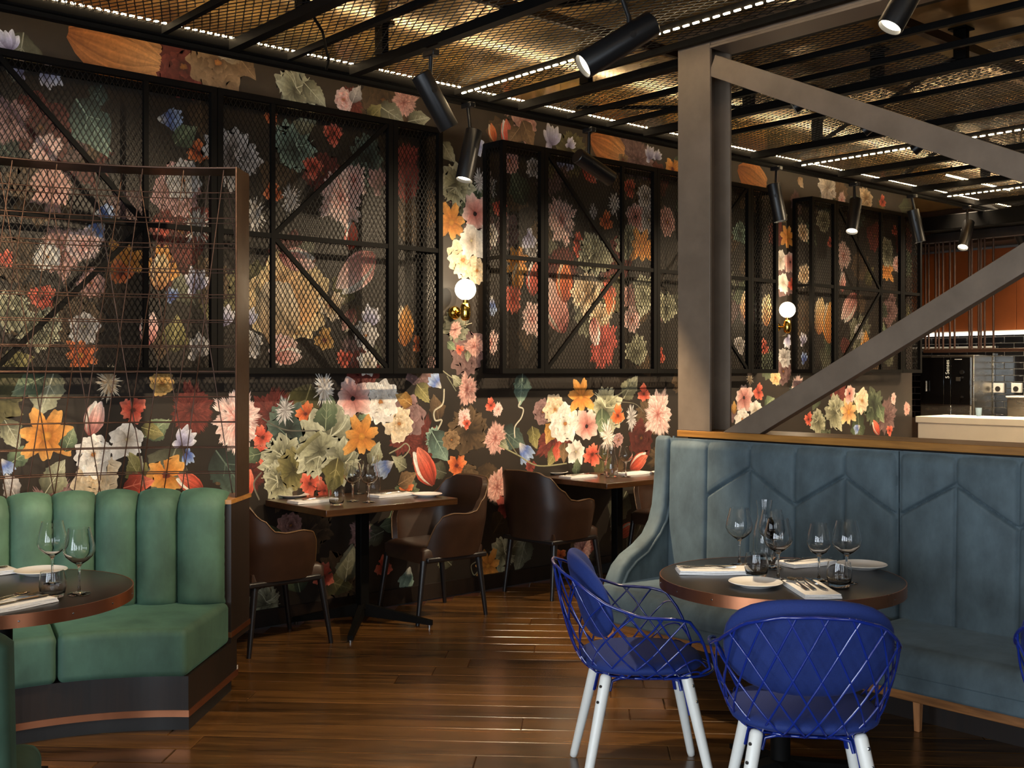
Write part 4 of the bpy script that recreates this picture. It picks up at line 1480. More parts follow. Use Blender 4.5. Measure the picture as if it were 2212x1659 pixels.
arcplate(ZS1 - .008, ZS1, 'top_plate')
MB().prism([pol(R0s, PH1, ZS0), pol(R1s, PH1, ZS0), pol(R1s, PH1, ZS1 - .008), pol(R0s, PH1, ZS1 - .008)], pol(R0s, PH1 - .35, 0) - pol(R0s, PH1, 0)).build('end_plate', M['bronze'], ws)
MB().tube([pol(R0s - .004, PH1 - .15, ZS0), pol(R0s - .004, PH1 - .15, ZS1)], .004, 6).build('edge_trim', M['bronzewire'], ws)
MB().tube([pol(R0s - .004, p_, ZS1 - .004) for p_ in np.linspace(PH1 - .15, PH0, 40)], .004, 6).build('edge_trim', M['bronzewire'], ws)
z = ZS1 - .118
PHL = -46.0
while z > ZS0 + .02:
    for R, dz in ((R0s + .02, 0), (R1s - .02, -.004)):
        MB().tube([pol(R, p_, z + dz) for p_ in np.linspace(PH1 - .4, PHL, 26)], .0026, 6, caps=True).build('wire', M['bronzewire'], ws, smooth=60)
    z -= .1215
dphi = math.degrees(.2 / 1.65)
for k in range(9):
    # rising to the right, front layer
    pt = PH1 - 2.4 - k * 6.55
    for R, off_, sl in ((R0s + .014, 0, -7.0), (R1s - .026, 3.0, -7.0), (R1s - .014, 5.4, 7.6)):
        a0, a1 = pt + off_, pt + off_ + sl
        if a0 > PH1 - .6:
            continue
        zb = ZS0
        f1 = 1.0
        if a1 > PH1 - .6:
            f1 = (PH1 - .6 - a0) / (a1 - a0)
        MB().tube([pol(R, a0 + (a1 - a0) * f_, ZS1 - .01 - (ZS1 - .01 - zb) * f_) for f_ in np.linspace(0, f1, 12)], .0026, 6).build('wire', M['bronzewire'], ws, smooth=60)

# ------------------------------------------------------------------ green velvet chair at the left edge
gx, gy = C(-1.532, 2.89)
gc = thing('velvet_chair', 'green velvet chair cut off by the lower left edge of the picture', 'chair', (gx, gy, 0), -CA + .22)
def gback(a, b):
    x = -.25 + .5 * a
    e_ = min(a, 1 - a) / .16
    zt = .872 - (.05 * (1 - e_) ** 2.2 if e_ < 1 else 0)
    z = .27 + (zt - .27) * b
    return ((x, -.19 - .05 * b + .10 * (2 * abs(a - .5)) ** 2.5, z), (0, 1, 0))


MB().slab(gback, 28, 14, .085).build('backrest', M['green'], gc, smooth=60, bevel=.025, seg=4)


def gseat(a, b):
    e_ = min(a, 1 - a, 1 - b) / .14
    return ((-.245 + .49 * a, -.2 + .44 * b, .455 - (.035 * (1 - e_) ** 2 if e_ < 1 else 0)), (0, 0, 1))


MB().slab(gseat, 24, 24, .15).build('seat', M['green'], gc, smooth=60, bevel=.02, seg=4)
for sx in (-1, 1):
    for sy in (-1, 1):
        MB().tube([(sx * .19, sy * .17, 0), (sx * .17, sy * .14, .29)], [.011, .017], 10).build('leg', M['darkleg'], gc, smooth=50)


# ------------------------------------------------------------------ round tables
def round_table(cx, cy, R, label, rz):
    t = thing('round_table', label, 'table', (cx, cy, 0), rz, 'round copper-edged tables')
    MB().lathe([(.02, .715), (R - .006, .715), (R - .004, .717), (R - .004, .7495), (R - .006, .75), (.02, .75)], 96).build('table_top', M['tabletop'], t, smooth=40)
    eb = MB()
    prof_ = [(R - .004, .708), (R, .708), (R, .7503), (R - .004, .7503), (R - .004, .708)]
    eb.lathe(prof_, 96, caps=False)
    band = eb.build('copper_edge_band', M['copper'], t, smooth=40)
    first = None
    for k in range(16):
        a = 2 * math.pi * (k + .3) / 16
        if first is None:
            first = MB().lathe([(.0035, 0), (.0033, .0012), (.002, .002)], 10).build('screw', M['bolt'], band)
            o = first
        else:
            o = copy_part(first, band)
        o.location = (R * math.cos(a), R * math.sin(a), .729)
        o.rotation_euler = (0, math.pi / 2, a)
    MB().lathe([(.11, .695), (.11, .715)], 24).build('mounting_plate', M['black'], t, smooth=40)
    MB().lathe([(.036, .05), (.036, .695)], 24).build('column', M['black'], t, smooth=40)
    for k in range(4):
        a = math.pi / 2 * k + math.pi / 4
        d = Vector((math.cos(a), math.sin(a), 0))
        n = Vector((-d.y, d.x, 0))
        p0, p1 = d * .02, d * .34
        vs = [p0 + n * .03 + Vector((0, 0, .012)), p0 - n * .03 + Vector((0, 0, .012)), p1 - n * .03 + Vector((0, 0, .012)), p1 + n * .03 + Vector((0, 0, .012)),
              p0 + n * .03 + Vector((0, 0, .085)), p0 - n * .03 + Vector((0, 0, .085)), p1 - n * .03 + Vector((0, 0, .03)), p1 + n * .03 + Vector((0, 0, .03))]
        leg = MB().add(vs, [(0, 1, 2, 3), (4, 5, 6, 7), (0, 1, 5, 4), (1, 2, 6, 5), (2, 3, 7, 6), (3, 0, 4, 7)]).build('foot', M['black'], t)
        MB().lathe([(.014, 0), (.014, .012)], 12, tuple(d * .31)).build('glide', M['bolt'], leg)
    return t


BTx, BTy = C(.985, 4.07)
GTx, GTy = C(-1.75, 3.80)
round_table(BTx, BTy, .44, 'round black table with riveted copper edge in front of the blue banquette', .35)
round_table(GTx, GTy, .43, 'round dark table with copper edge in the green booth, cut by the left edge', .1)


# ------------------------------------------------------------------ wall tables
def wall_table(x0, label):
    x1, y0, y1 = x0 + .91, 5.18, 5.85
    cx, cy = (x0 + x1) / 2, (y0 + y1) / 2
    t = thing('wall_table', label, 'table', (cx, cy, 0), 0, 'rectangular tables against the floral wall')
    MB().box(x0 - cx, x1 - cx, y0 - cy, y1 - cy, .712, .75).build('table_top', M['walnut'], t, bevel=.003)
    MB().box(-.2, .2, -.2, .2, .70, .712).build('mounting_plate', M['black'], t)
    MB().box(-.03, .03, -.03, .03, .10, .70).build('column', M['black'], t, bevel=.004)
    for sx in (-1, 1):
        for sy in (-1, 1):
            d = Vector((sx * .285, sy * .31, 0))
            n = Vector((-d.y, d.x, 0)).normalized() * .016
            z_ = lambda v, h: Vector((v.x, v.y, h))
            p0 = d * .04
            vs = [z_(p0 + n, .06), z_(p0 - n, .06), z_(d - n, .014), z_(d + n, .014), z_(p0 + n, .135), z_(p0 - n, .135), z_(d - n, .04), z_(d + n, .04)]
            leg = MB().add(vs, [(0, 1, 2, 3), (4, 5, 6, 7), (0, 1, 5, 4), (1, 2, 6, 5), (2, 3, 7, 6), (3, 0, 4, 7)]).build('foot', M['black'], t)
            MB().lathe([(.012, 0), (.012, .016)], 12, tuple(d * .96)).build('glide', M['bolt'], leg)
    return t


wall_table(3.21, 'walnut wall table set for two, left of the globe lamp by the green booth')
wall_table(5.40, 'walnut wall table set for two, partly behind the blue banquette wing')


# ------------------------------------------------------------------ brown leather armchairs
def armchair(label, loc, rz):
    t = thing('leather_armchair', label, 'chair', loc, rz, 'brown leather armchairs at the wall tables')

    def H(th):                          # rim height by angle from the back
        a = abs(th)
        pts = ((0, .845), (28, .84), (42, .81), (58, .72), (70, .655), (82, .645), (105, .652), (120, .64), (128, .60), (134, .53), (138, .46))
        for (a0, h0), (a1, h1) in zip(pts, pts[1:]):
            if a <= a1:
                f = (a - a0) / (a1 - a0)
                f = f * f * (3 - 2 * f)
                return h0 + (h1 - h0) * f
        return .46

    def sup(th, rx, rb, rf, n=3.0):
        s_, c_ = math.sin(th), math.cos(th)
        ry = rb if c_ > 0 else rf
        k = (abs(s_) ** n + abs(c_) ** n) ** (-1 / n)
        return (rx * s_ * k, -ry * c_ * k)

    def fn(a, b):
        thd = -138 + 276 * a
        th = math.radians(thd)
        z = .385 + (H(thd) - .385) * b
        hz = (z - .385) / .46
        rx = .245 + .05 * min(hz * 2.2, 1) - .02 * max(hz - .5, 0)
        rb = .245 + .055 * hz
        x, y = sup(th, rx, rb, .235)
        e1, e2 = sup(th + .02, rx, rb, .235), sup(th - .02, rx, rb, .235)
        tx, ty = e1[0] - e2[0], e1[1] - e2[1]
        l = math.hypot(tx, ty)
        return ((x, y, z), (-ty / l * -1, tx / l * -1, 0))
    m = MB().slab(fn, 68, 16, .036)
    sh = m.build('shell', M['leather'], t, smooth=50, bevel=.008, seg=3)
    rim = []
    for k in range(69):
        p, n = fn(k / 68, 1.0)
        rim.append(Vector(p) + Vector((0, 0, .001)))
    MB().tube(rim, .0042, 8).build('piping', M['leatherseam'], t, smooth=60)

    def seat(a, b):
        x = -.215 + .43 * a
        y = -.20 + .44 * b
        ed = min(a, 1 - a, b, 1 - b) / .12
        z = .462 - (.03 * (1 - ed) ** 2 if ed < 1 else 0)
        return ((x, y, z), (0, 0, 1))
    MB().slab(seat, 20, 20, .075).build('seat', M['leather'], t, smooth=60)

    def bottom(a, b):
        x = -.235 + .47 * a
        y = -.225 + .44 * b
        return ((x, y, .392), (0, 0, 1))
    MB().slab(bottom, 4, 4, .03).build('seat_base', M['darkleg'], t, bevel=.008)
    for sx in (-1, 1):
        for sy, fy in ((-1, -.205), (1, .26)):
            MB().tube([(sx * .225, fy * 1.08, 0), (sx * .205, fy * .86, .375)], [.0125, .021], 10).build('leg', M['darkleg'], t, smooth=50)
    return t


ac = armchair('brown leather armchair at the first wall table, beside the green booth end panel', (3.02, 5.50, 0), -math.pi / 2)
dup(ac, (4.20, 5.50, 0), math.pi / 2 - .06, 'brown leather armchair at the first wall table, under the left globe lamp')
dup(ac, (5.20, 5.52, 0), -math.pi / 2 + .05, 'brown leather armchair with its back to us at the second wall table')
dup(ac, (6.46, 5.50, 0), math.pi / 2, 'tan leather armchair mostly hidden behind the blue banquette wing')


# ------------------------------------------------------------------ royal blue wire chairs
def wire_chair(label, loc, rz):
    t = thing('wire_chair', label, 'chair', loc, rz, 'royal blue wire basket chairs')
    TH = 142.0

    def Hr(thd):
        a = abs(thd)
        pts = ((0, .805), (20, .80), (40, .77), (62, .695), (82, .655), (105, .648), (118, .635), (130, .57), (142, .455))
        for (a0, h0), (a1, h1) in zip(pts, pts[1:]):
            if a <= a1:
                f = (a - a0) / (a1 - a0)
                return h0 + (h1 - h0) * f
        return .455

    def P(thd, v):
        th = math.radians(thd)
        s_, c_ = math.sin(th), math.cos(th)
        hz = v ** .52
        rx = .165 + (.285 - .165) * hz
        ry = .165 + ((.335 if c_ > 0 else .255) - .165) * hz
        z = .412 + (Hr(thd) - .412) * v ** 1.35
        k = (abs(s_) ** 2.4 + abs(c_) ** 2.4) ** (-1 / 2.4)
        return Vector((rx * s_ * k, -ry * c_ * k + .01, z))
    rim = [P(-TH + 2 * TH * k / 60, 1.0) for k in range(61)]
    rim = [P(-TH - 8, .25) * .5 + P(-TH, .4) * .5] + rim + [P(TH + 8, .25) * .5 + P(TH, .4) * .5]
    MB().tube(rim, .0055, 8).build('rim', M['bwire'], t, smooth=60)
    ring = [P(360 * k / 40 - 180, 0.0) for k in range(40)]
    MB().tube(ring, .005, 8, closed=True).build('base_ring', M['bwire'], t, smooth=60)
    frontring = [P(180 - 76 + 152 * k / 24, .06) + Vector((0, .07 * math.sin(math.pi * k / 24), .0)) for k in range(25)]
    MB().tube(frontring, .005, 8).build('front_rail', M['bwire'], t, smooth=60)
    n = 20
    for sg in (1, -1):
        for k in range(n):
            th0 = -180 + 360 * (k + .5 * (sg > 0)) / n
            pts = []
            for j in range(15):
                v = j / 14
                thd = th0 + sg * 52 * v
                if abs(thd) > TH + 3 - 0 and v > .22:
                    break
                thw = (thd + 180) % 360 - 180
                if abs(thw) > TH and v > .1:
                    break
                pts.append(P(thw, v))
            if len(pts) > 3:
                MB().tube(pts, .0034, 6).build('wire', M['bwire'], t, smooth=60)

    def pill(rx, ry, th, cz):
        m = MB()
        nn, kk = 36, 10
        vs = []
        for j in range(kk + 1):
            f = math.pi * j / kk - math.pi / 2
            for i in range(nn):
                a = 2 * math.pi * i / nn
                c_ = math.cos(f) ** .45
                q = (abs(math.cos(a)) ** 2.6 + abs(math.sin(a)) ** 2.6) ** (-1 / 2.6)
                vs.append((rx * c_ * q * math.cos(a), ry * c_ * q * math.sin(a), cz + th / 2 * math.sin(f)))
        fs = []
        for j in range(kk):
            for i in range(nn):
                i2 = (i + 1) % nn
                fs.append((j * nn + i, j * nn + i2, (j + 1) * nn + i2, (j + 1) * nn + i))
        return m.add(vs, fs)
    pill(.228, .222, .062, .452).build('seat_cushion', M['bfabric'], t, smooth=70)
    m = pill(.25, .152, .062, 0)
    vs = []
    for x, y, z_ in m.v:
        yy = -.268 + 1.15 * x * x + z_ * 1.0          # curved around the sitter
        zz = .69 + y
        yy -= (zz - .66) * .27
        vs.append((x, yy + .062, zz))
    m.v = vs
    m.build('back_cushion', M['bfabric'], t, smooth=70)
    # wooden legs with brackets and bolts
    for sx in (-1, 1):
        for sy in (-1, 1):
            a, b = Vector((sx * .150, sy * .142, .425)), Vector((sx * .232, sy * .232, 0))
            d = (b - a).normalized()
            leg = MB().tube([a, a + d * .004, a + d * .014, a + d * .08, b - d * .02, b - d * .004, b], [.010, .017, .0205, .0205, .0155, .0135, .008], 16).build('leg', M['white'], t, smooth=60)
            out = Vector((sx, sy, 0)).normalized()
            out = (out - d * out.dot(d)).normalized()
            for s_ in (.045, .10):
                c_ = a + d * s_ + out * .0195
                MB().tube([c_, c_ + out * .003], [.0062, .005], 10).build('bolt', M['bolt'], leg)
            inn = Vector((-sx, -sy, 0)).normalized()
            MB().bar(a + inn * .021 + d * .0, a + inn * .024 + d * .15, .012, .006, inn).build('bracket', M['bwire'], leg)
    for sx in (-1, 1):
        MB().tube([(sx * .135, -.128, .36), (sx * .13, -.12, .395), (sx * .128, -.09, .405), (sx * .128, .09, .405), (sx * .13, .12, .395), (sx * .135, .128, .36)], .006, 8).build('frame_bar', M['bwire'], t, smooth=60)
    for sy in (-1, 1):
        MB().tube([(-.135, sy * .128, .36), (-.125, sy * .124, .395), (-.09, sy * .124, .404), (.09, sy * .124, .404), (.125, sy * .124, .395), (.135, sy * .128, .36)], .006, 8).build('frame_bar', M['bwire'], t, smooth=60)
    return t


x, y = C(.475, 4.10)
wc = wire_chair('royal blue wire basket chair with white legs, side-on at the left of the round table', (x, y, 0), -CA - math.pi / 2 + .02)
x, y = C(.905, 3.46)
dup(wc, (x, y, 0), -CA - .13, 'royal blue wire basket chair seen from behind in front of the round table')
x, y = C(1.785, 3.2)
dup(wc, (x, y, 0), -math.pi / 2, 'royal blue wire chair of which only a sliver shows at the right edge')

# ------------------------------------------------------------------ globe wall lamps
def sconce(x, label, power):
    yc, zc = 5.745, 2.05
    t = thing('globe_lamp', label, 'wall lamp', (x, WY - .002, zc - .16), group='globe lamps on the floral wall', world=True)
    m = MB()
    nn, kk = 28, 16
    vs = []
    for j in range(kk + 1):
        f = math.pi * j / kk - math.pi / 2
        for i in range(nn):
            a = 2 * math.pi * i / nn
            vs.append((x + .0705 * math.cos(f) * math.cos(a), yc + .0705 * math.cos(f) * math.sin(a), zc + .0705 * math.sin(f)))
    fs = [(j * nn + i, j * nn + (i + 1) % nn, (j + 1) * nn + (i + 1) % nn, (j + 1) * nn + i) for j in range(kk) for i in range(nn)]
    m.add(vs, fs).build('globe', M['globe'], t, smooth=80)
    c = (x, yc, 0)
    MB().lathe([(.018, zc - .088), (.018, zc - .066)], 20, c).build('neck', M['brass'], t, smooth=40)
    MB().lathe([(.006, zc - .208), (.020, zc - .205), (.030, zc - .192), (.034, zc - .175), (.034, zc - .118), (.030, zc - .100), (.020, zc - .09), (.010, zc - .088)], 28, c).build('lamp_holder', M['brass'], t, smooth=50)
    zr = zc - .15
    m = MB().tube([(x, WY - .002, zr), (x, WY - .008, zr), (x, WY - .03, zr), (x, WY - .042, zr), (x, WY - .05, zr)], [.04, .045, .045, .036, .02], 28)
    m.build('wall_rose', M['brass'], t, smooth=50)
    MB().tube([(x, WY - .05, zr), (x, yc + .033, zr)], .009, 14).build('arm', M['brass'], t, smooth=50)
    MB().tube([(x + .02, yc + .02, zc - .2), (x + .05, yc + .06, zc - .225), (x + .10, WY - .008, zc - .23), (x + .16, WY - .006, zc - .215)], .003, 8).build('cable', M['cable'], t, smooth=60)
    l = bpy.data.lights.new('globe_glow', 'POINT')
    l.energy = power
    l.color = (1.0, .78, .5)
    l.shadow_soft_size = .07
    o = bpy.data.objects.new('globe_glow', l)
    COL.objects.link(o)
    o.parent = t
    o.location = (0, yc - .09 - (WY - .002), .16)
    return t


sconce(4.635, 'brass wall lamp with glowing opal globe, larger and nearer one above the brown armchair', 9)
sconce(8.28, 'brass wall lamp with glowing opal globe, farther one right of the steel column', 9)
# wall socket
so = thing('wall_socket', 'white power socket low on the floral wall under the left globe lamp', 'socket', (0, 0, 0), world=True)
sx_, sz_, _ = onwall(1022, 1172)
so.location = (sx_, WY, sz_)
so['_o'] = [sx_, WY, sz_]
MB().box(sx_ - .04, sx_ + .04, WY - .012, WY - .001, sz_ - .06, sz_ + .06).build('faceplate', M['plastic'], so, bevel=.004)
for dz in (-.025, .025):
    MB().box(sx_ - .022, sx_ + .022, WY - .0135, WY - .011, sz_ + dz - .016, sz_ + dz + .016).build('outlet', M['cream'], so, bevel=.002)

# ------------------------------------------------------------------ tableware
def wine_mesh(h=.222, rb=.052, wide=1.0):
    s_ = h / .222
    out = [(.002, 0), (.037, 0), (.0375, .0015), (.034, .004), (.012, .0075), (.0055, .013), (.0042, .03), (.004, .075), (.005, .092), (.012, .102), (.028, .112),
           (rb * .86, .128), (rb, .145), (rb * .985, .158), (rb * .90, .182), (rb * .78, .205), (rb * .70, .222)]
    inn = [(rb * .70 - .0009, .222), (rb * .78 - .0012, .205), (rb * .90 - .0013, .182), (rb * .985 - .0013, .158), (rb - .0014, .145), (rb * .86 - .0016, .1292), (.026, .1145), (.012, .1055), (.002, .1035)]
    return MB().lathe([(r, z * s_) for r, z in out + inn], 36, caps=True)


def tumbler_mesh():
    out = [(.002, 0), (.030, 0), (.034, .002), (.0405, .018), (.0435, .038), (.0425, .062), (.0385, .086)]
    inn = [(.0370, .086), (.0408, .062), (.0417, .038), (.0385, .020), (.031, .013), (.002, .012)]
    return MB().lathe(out + inn, 36)


def carafe_mesh():
    out = [(.002, 0), (.040, 0), (.044, .004), (.046, .03), (.045, .09), (.036, .135), (.028, .165), (.028, .20), (.033, .235)]
    inn = [(.0315, .235), (.0265, .20), (.0265, .166), (.0345, .133), (.0433, .09), (.0443, .03), (.040, .012), (.002, .011)]
    return MB().lathe(out + inn, 36)


def plate_mesh(R=.094):
    out = [(.002, 0), (.055, 0), (.058, .003), (R * .8, .008), (R - .003, .0145), (R, .0165), (R - .002, .018)]
    inn = [(R * .8, .0105), (.058, .0065), (.05, .0055), (.002, .0055)]
    return MB().lathe(out + inn, 48)


def rounded_rect(w, d, n=3):
    return [(-w / 2, -d / 2), (w / 2, -d / 2), (w / 2, d / 2), (-w / 2, d / 2)]


def napkin_mesh(L=.27, Wd=.125):
    """folded cloth: three soft layers"""
    m = MB()
    rg = random.Random(3)
    for k, (dz, sc_) in enumerate(((.0062, 1.0), (.0112, .985), (.0162, .97))):
        ph_ = rg.uniform(0, 6)

        def fn(a, b, dz=dz, sc_=sc_, ph_=ph_):
            x, y = (a - .5) * L * sc_, (b - .5) * Wd * sc_
            e = min(a, 1 - a, b, 1 - b)
            z = dz + .0007 * math.sin(a * 7 + ph_) * math.cos(b * 5) - (.0016 * (1 - e / .08) ** 2 if e < .08 else 0)
            return ((x, y, z), (0, 0, 1))
        m.slab(fn, 18, 10, .0042)
    return m


def strip(m, pts, th=.002):
    """flat tapering bar: (x along, y centre, half width, z)"""
    n = len(pts)
    vs = []
    for x, yc, hw, z in pts:
        vs += [(x, yc - hw, z), (x, yc + hw, z), (x, yc + hw * .8, z + th), (x, yc - hw * .8, z + th)]
    fs = [(0, 1, 2, 3), tuple((n - 1) * 4 + k for k in (3, 2, 1, 0))]
    for i in range(n - 1):
        for k in range(4):
            k2 = (k + 1) % 4
            fs.append((i * 4 + k, i * 4 + k2, i * 4 + 4 + k2, i * 4 + 4 + k))
    return m.add(vs, fs)


def fork_mesh():
    m = MB()
    strip(m, [(-.095, 0, .006, .001), (-.08, 0, .0085, .001), (-.02, 0, .004, .005), (.03, 0, .0032, .008), (.045, 0, .008, .005), (.055, 0, .0115, .003), (.062, 0, .0115, .003)])
    for k in range(4):
        y = -.009 + .006 * k
        strip(m, [(.060, y, .0022, .003), (.08, y, .0019, .003), (.102, y, .001, .006)], .0018)
    return m


def knife_mesh():
    m = MB()
    strip(m, [(-.11, 0, .007, .001), (-.09, 0, .0088, .0012), (-.02, 0, .0065, .002), (.0, 0, .005, .002)], .004)
    strip(m, [(.0, 0, .005, .002), (.012, .001, .0075, .002), (.07, .001, .0095, .002), (.095, .003, .007, .002), (.108, .006, .0015, .002)], .0014)
    return m


def spoon_mesh():
    m = MB()
    strip(m, [(-.095, 0, .006, .001), (-.08, 0, .0085, .001), (-.02, 0, .004, .005), (.035, 0, .0035, .008), (.05, 0, .006, .006)])

    def fn(a, b):
        an = b * 2 * math.pi
        r = a
        x = .076 + .028 * r * math.cos(an)
        y = .019 * r * math.sin(an) * (1 - .12 * math.cos(an))
        return (x, y, .001 + .0065 * r * r)
    m.grid(fn, 6, 24)
    m.grid(lambda a, b: (fn(a, b)[0], fn(a, b)[1], fn(a, b)[2] + .0014), 6, 24, flip=True)
    return m


PROTO = {}
SPEC = dict(wine_glass=(wine_mesh, 'glass', 60), small_wine_glass=(lambda: wine_mesh(.205, .043), 'glass', 60), tumbler=(tumbler_mesh, 'glass', 60), carafe=(carafe_mesh, 'glass', 60), plate=(plate_mesh, 'porcelain', 50),
            napkin=(napkin_mesh, 'napkin', 60), fork=(fork_mesh, 'silver', 40), knife=(knife_mesh, 'silver', 40), spoon=(spoon_mesh, 'silver', 40))


def put(kind, x, y, z, rz, label, cat, group=None, name=None):
    fn, mk, sm = SPEC[kind]
    if kind not in PROTO:
        o = fn().build(name or kind, M[mk], smooth=sm)
        PROTO[kind] = o
    else:
        o = PROTO[kind].copy()
        o.name = name or kind
        COL.objects.link(o)
    o.location = (x, y, z)
    o.rotation_euler = (0, 0, rz)
    for k in ('label', 'category', 'group'):
        if k in o.keys():
            del o[k]
    tag(o, label, cat, group)
    return o


TZ = .7506


def putp(kind, px_, py_, label, cat, ang=0., z=TZ, group=None, name=None):
    x, y = onz(px_, py_, z)
    return put(kind, x, y, z, -CA + ang, label, cat, group, name)


def setting(px_, py_, ang, items, where, flip=0., z=TZ):
    """napkin with cutlery lying on it; ang = long axis of the napkin against the picture's x axis"""
    x, y = onz(px_, py_, z)
    A = -CA + ang
    put('napkin', x, y, z, A, 'folded white napkin ' + where, 'napkin', 'folded white napkins')
    for k, (kind, side, sh, tw) in enumerate(items):
        lx, ly = sh, side
        X = x + lx * math.cos(A) - ly * math.sin(A)
        Y = y + lx * math.sin(A) + ly * math.cos(A)
        put(kind, X, Y, z + .0178, A + tw + flip, 'polished steel %s on the white napkin %s' % (kind, where), 'cutlery', 'cutlery on the napkins')


# round table in front of the banquette
putp('wine_glass', 1597, 1221, 'large wine glass at the back left of the copper-edged round table', 'glass', group='wine glasses')
putp('carafe', 1651, 1207, 'tall clear glass carafe at the back of the copper-edged round table', 'carafe')
putp('wine_glass', 1668, 1226, 'large wine glass just in front of the carafe', 'glass', group='wine glasses')
putp('wine_glass', 1681, 1253, 'large wine glass behind the white side plate on the round table', 'glass', group='wine glasses')
putp('small_wine_glass', 1769, 1254, 'slim wine glass in the middle right of the round table', 'glass', group='wine glasses', name='wine_glass')
putp('wine_glass', 1829, 1259, 'large rightmost wine glass on the round table behind a tumbler', 'glass', group='wine glasses')
putp('tumbler', 1634, 1246, 'round water tumbler beside the left napkin on the round table', 'glass', group='water tumblers')
putp('tumbler', 1813, 1267, 'round water tumbler at the front right of the round table', 'glass', group='water tumblers')
putp('plate', 1632, 1266, 'white side plate at the front of the copper-edged round table', 'plate', group='white side plates')
putp('plate', 1862, 1227, 'white side plate at the back right of the round table', 'plate', group='white side plates')
setting(1541, 1236, -.02, (('knife', .018, -.03, math.pi + .05), ('fork', -.012, -.02, -.06)), 'at the left of the round table')
setting(1751, 1277, math.pi / 2 + .05, (('spoon', .034, .02, .02), ('fork', .006, .02, -.02), ('knife', -.026, .02, math.pi)), 'at the front of the round table')
setting(1742, 1219, .45, (('knife', .02, 0, math.pi + .08), ('fork', -.014, .0, -.08)), 'at the back of the round table')
PN = [o for o in bpy.data.objects if o.get('label') == 'folded white napkin at the back of the round table'][0]
PN.scale = (.8, .9, 1)
# booth table
putp('wine_glass', 113, 1262, 'large wine glass behind the tumbler on the booth table', 'glass', group='wine glasses')
putp('wine_glass', 171, 1283, 'large wine glass on the booth table, right of the tumbler', 'glass', group='wine glasses')
putp('tumbler', 114, 1290, 'round water tumbler on the booth table', 'glass', group='water tumblers')
putp('plate', 88, 1240, 'white side plate on the booth table by the green back', 'plate', group='white side plates')
setting(20, 1311, 1.0, (('fork', .020, .02, .0), ('knife', -.026, .01, math.pi), ('spoon', .045, -.0, .02)), 'at the front of the booth table')
setting(-52, 1243, .75, (('knife', .0, 0, math.pi),), 'at the far left of the booth table')
# first wall table
putp('plate', 634, 1074, 'white side plate at the left of the first wall table', 'plate', group='white side plates')
putp('plate', 922, 1072, 'white side plate at the right of the first wall table', 'plate', group='white side plates')
setting(676, 1084, .72, (('knife', .02, 0, .0), ('fork', -.02, .01, .03)), 'at the left of the first wall table')
setting(846, 1071, .72, (('knife', .02, 0, .0), ('fork', -.02, .0, .05)), 'at the right of the first wall table')
putp('tumbler', 727, 1091, 'round water tumbler at the front of the first wall table', 'glass', group='water tumblers')
putp('wine_glass', 762, 1083, 'wine glass at the left of the pair on the first wall table', 'glass', group='wine glasses')
putp('wine_glass', 797, 1085, 'wine glass at the right of the pair on the first wall table', 'glass', group='wine glasses')
putp('carafe', 806, 1064, 'clear glass carafe against the wall on the first wall table', 'carafe')
putp('small_wine_glass', 775, 1067, 'slim wine glass behind the pair on the first wall table', 'glass', group='wine glasses', name='wine_glass')
# second wall table
putp('plate', 1200, 1024, 'white side plate at the left of the second wall table', 'plate', group='white side plates')
setting(1249, 1031, .72, (('knife', .02, 0, .0), ('fork', -.02, .0, .05)), 'at the left of the second wall table')
putp('wine_glass', 1306, 1025, 'wine glass at the left of the group on the second wall table', 'glass', group='wine glasses')
putp('wine_glass', 1352, 1030, 'wine glass at the right of the group on the second wall table', 'glass', group='wine glasses')
putp('carafe', 1321, 1030, 'clear glass carafe in the group on the second wall table', 'carafe')
setting(1368, 1024, .72, (('knife', .02, 0, .0),), 'at the right of the second wall table')
putp('plate', 1434, 1024, 'white side plate at the right of the second wall table by the banquette', 'plate', group='white side plates')

# ------------------------------------------------------------------ open kitchen at the far right
kc = thing('kitchen_counter', 'long cream stone kitchen counter at the end of the room', 'counter', (10.9, 4.5, 0), world=True)
MB().box(10.70, 11.35, 1.0, 5.86, .98, 1.045).build('worktop', M['cream'], kc, bevel=.004)
MB().box(10.715, 11.30, 1.02, 5.84, 0, .98).build('counter_front', M['cream'], kc, bevel=.003)
KX = 12.6
kw = struct(MB().box(KX + .012, KX + .14, 2.0, 8.88, 0, CZ).build('wall_kitchen', M['grout']))
# glazed brick tiles laid in courses
tile0 = None
rowz = .95
r_i = 0
while rowz < 1.93:
    y = 4.6 + (.11 if r_i % 2 else 0)
    while y < 7.4:
        if tile0 is None:
            tile0 = MB().box(-.012, 0, -.106, .106, 0, .066).build('tile', M['blacktile'], kw, bevel=.002, seg=1)
            o = tile0
        else:
            o = copy_part(tile0, kw)
        o.location = (KX + .012, y, rowz)
        y += .22
    rowz += .074
    r_i += 1
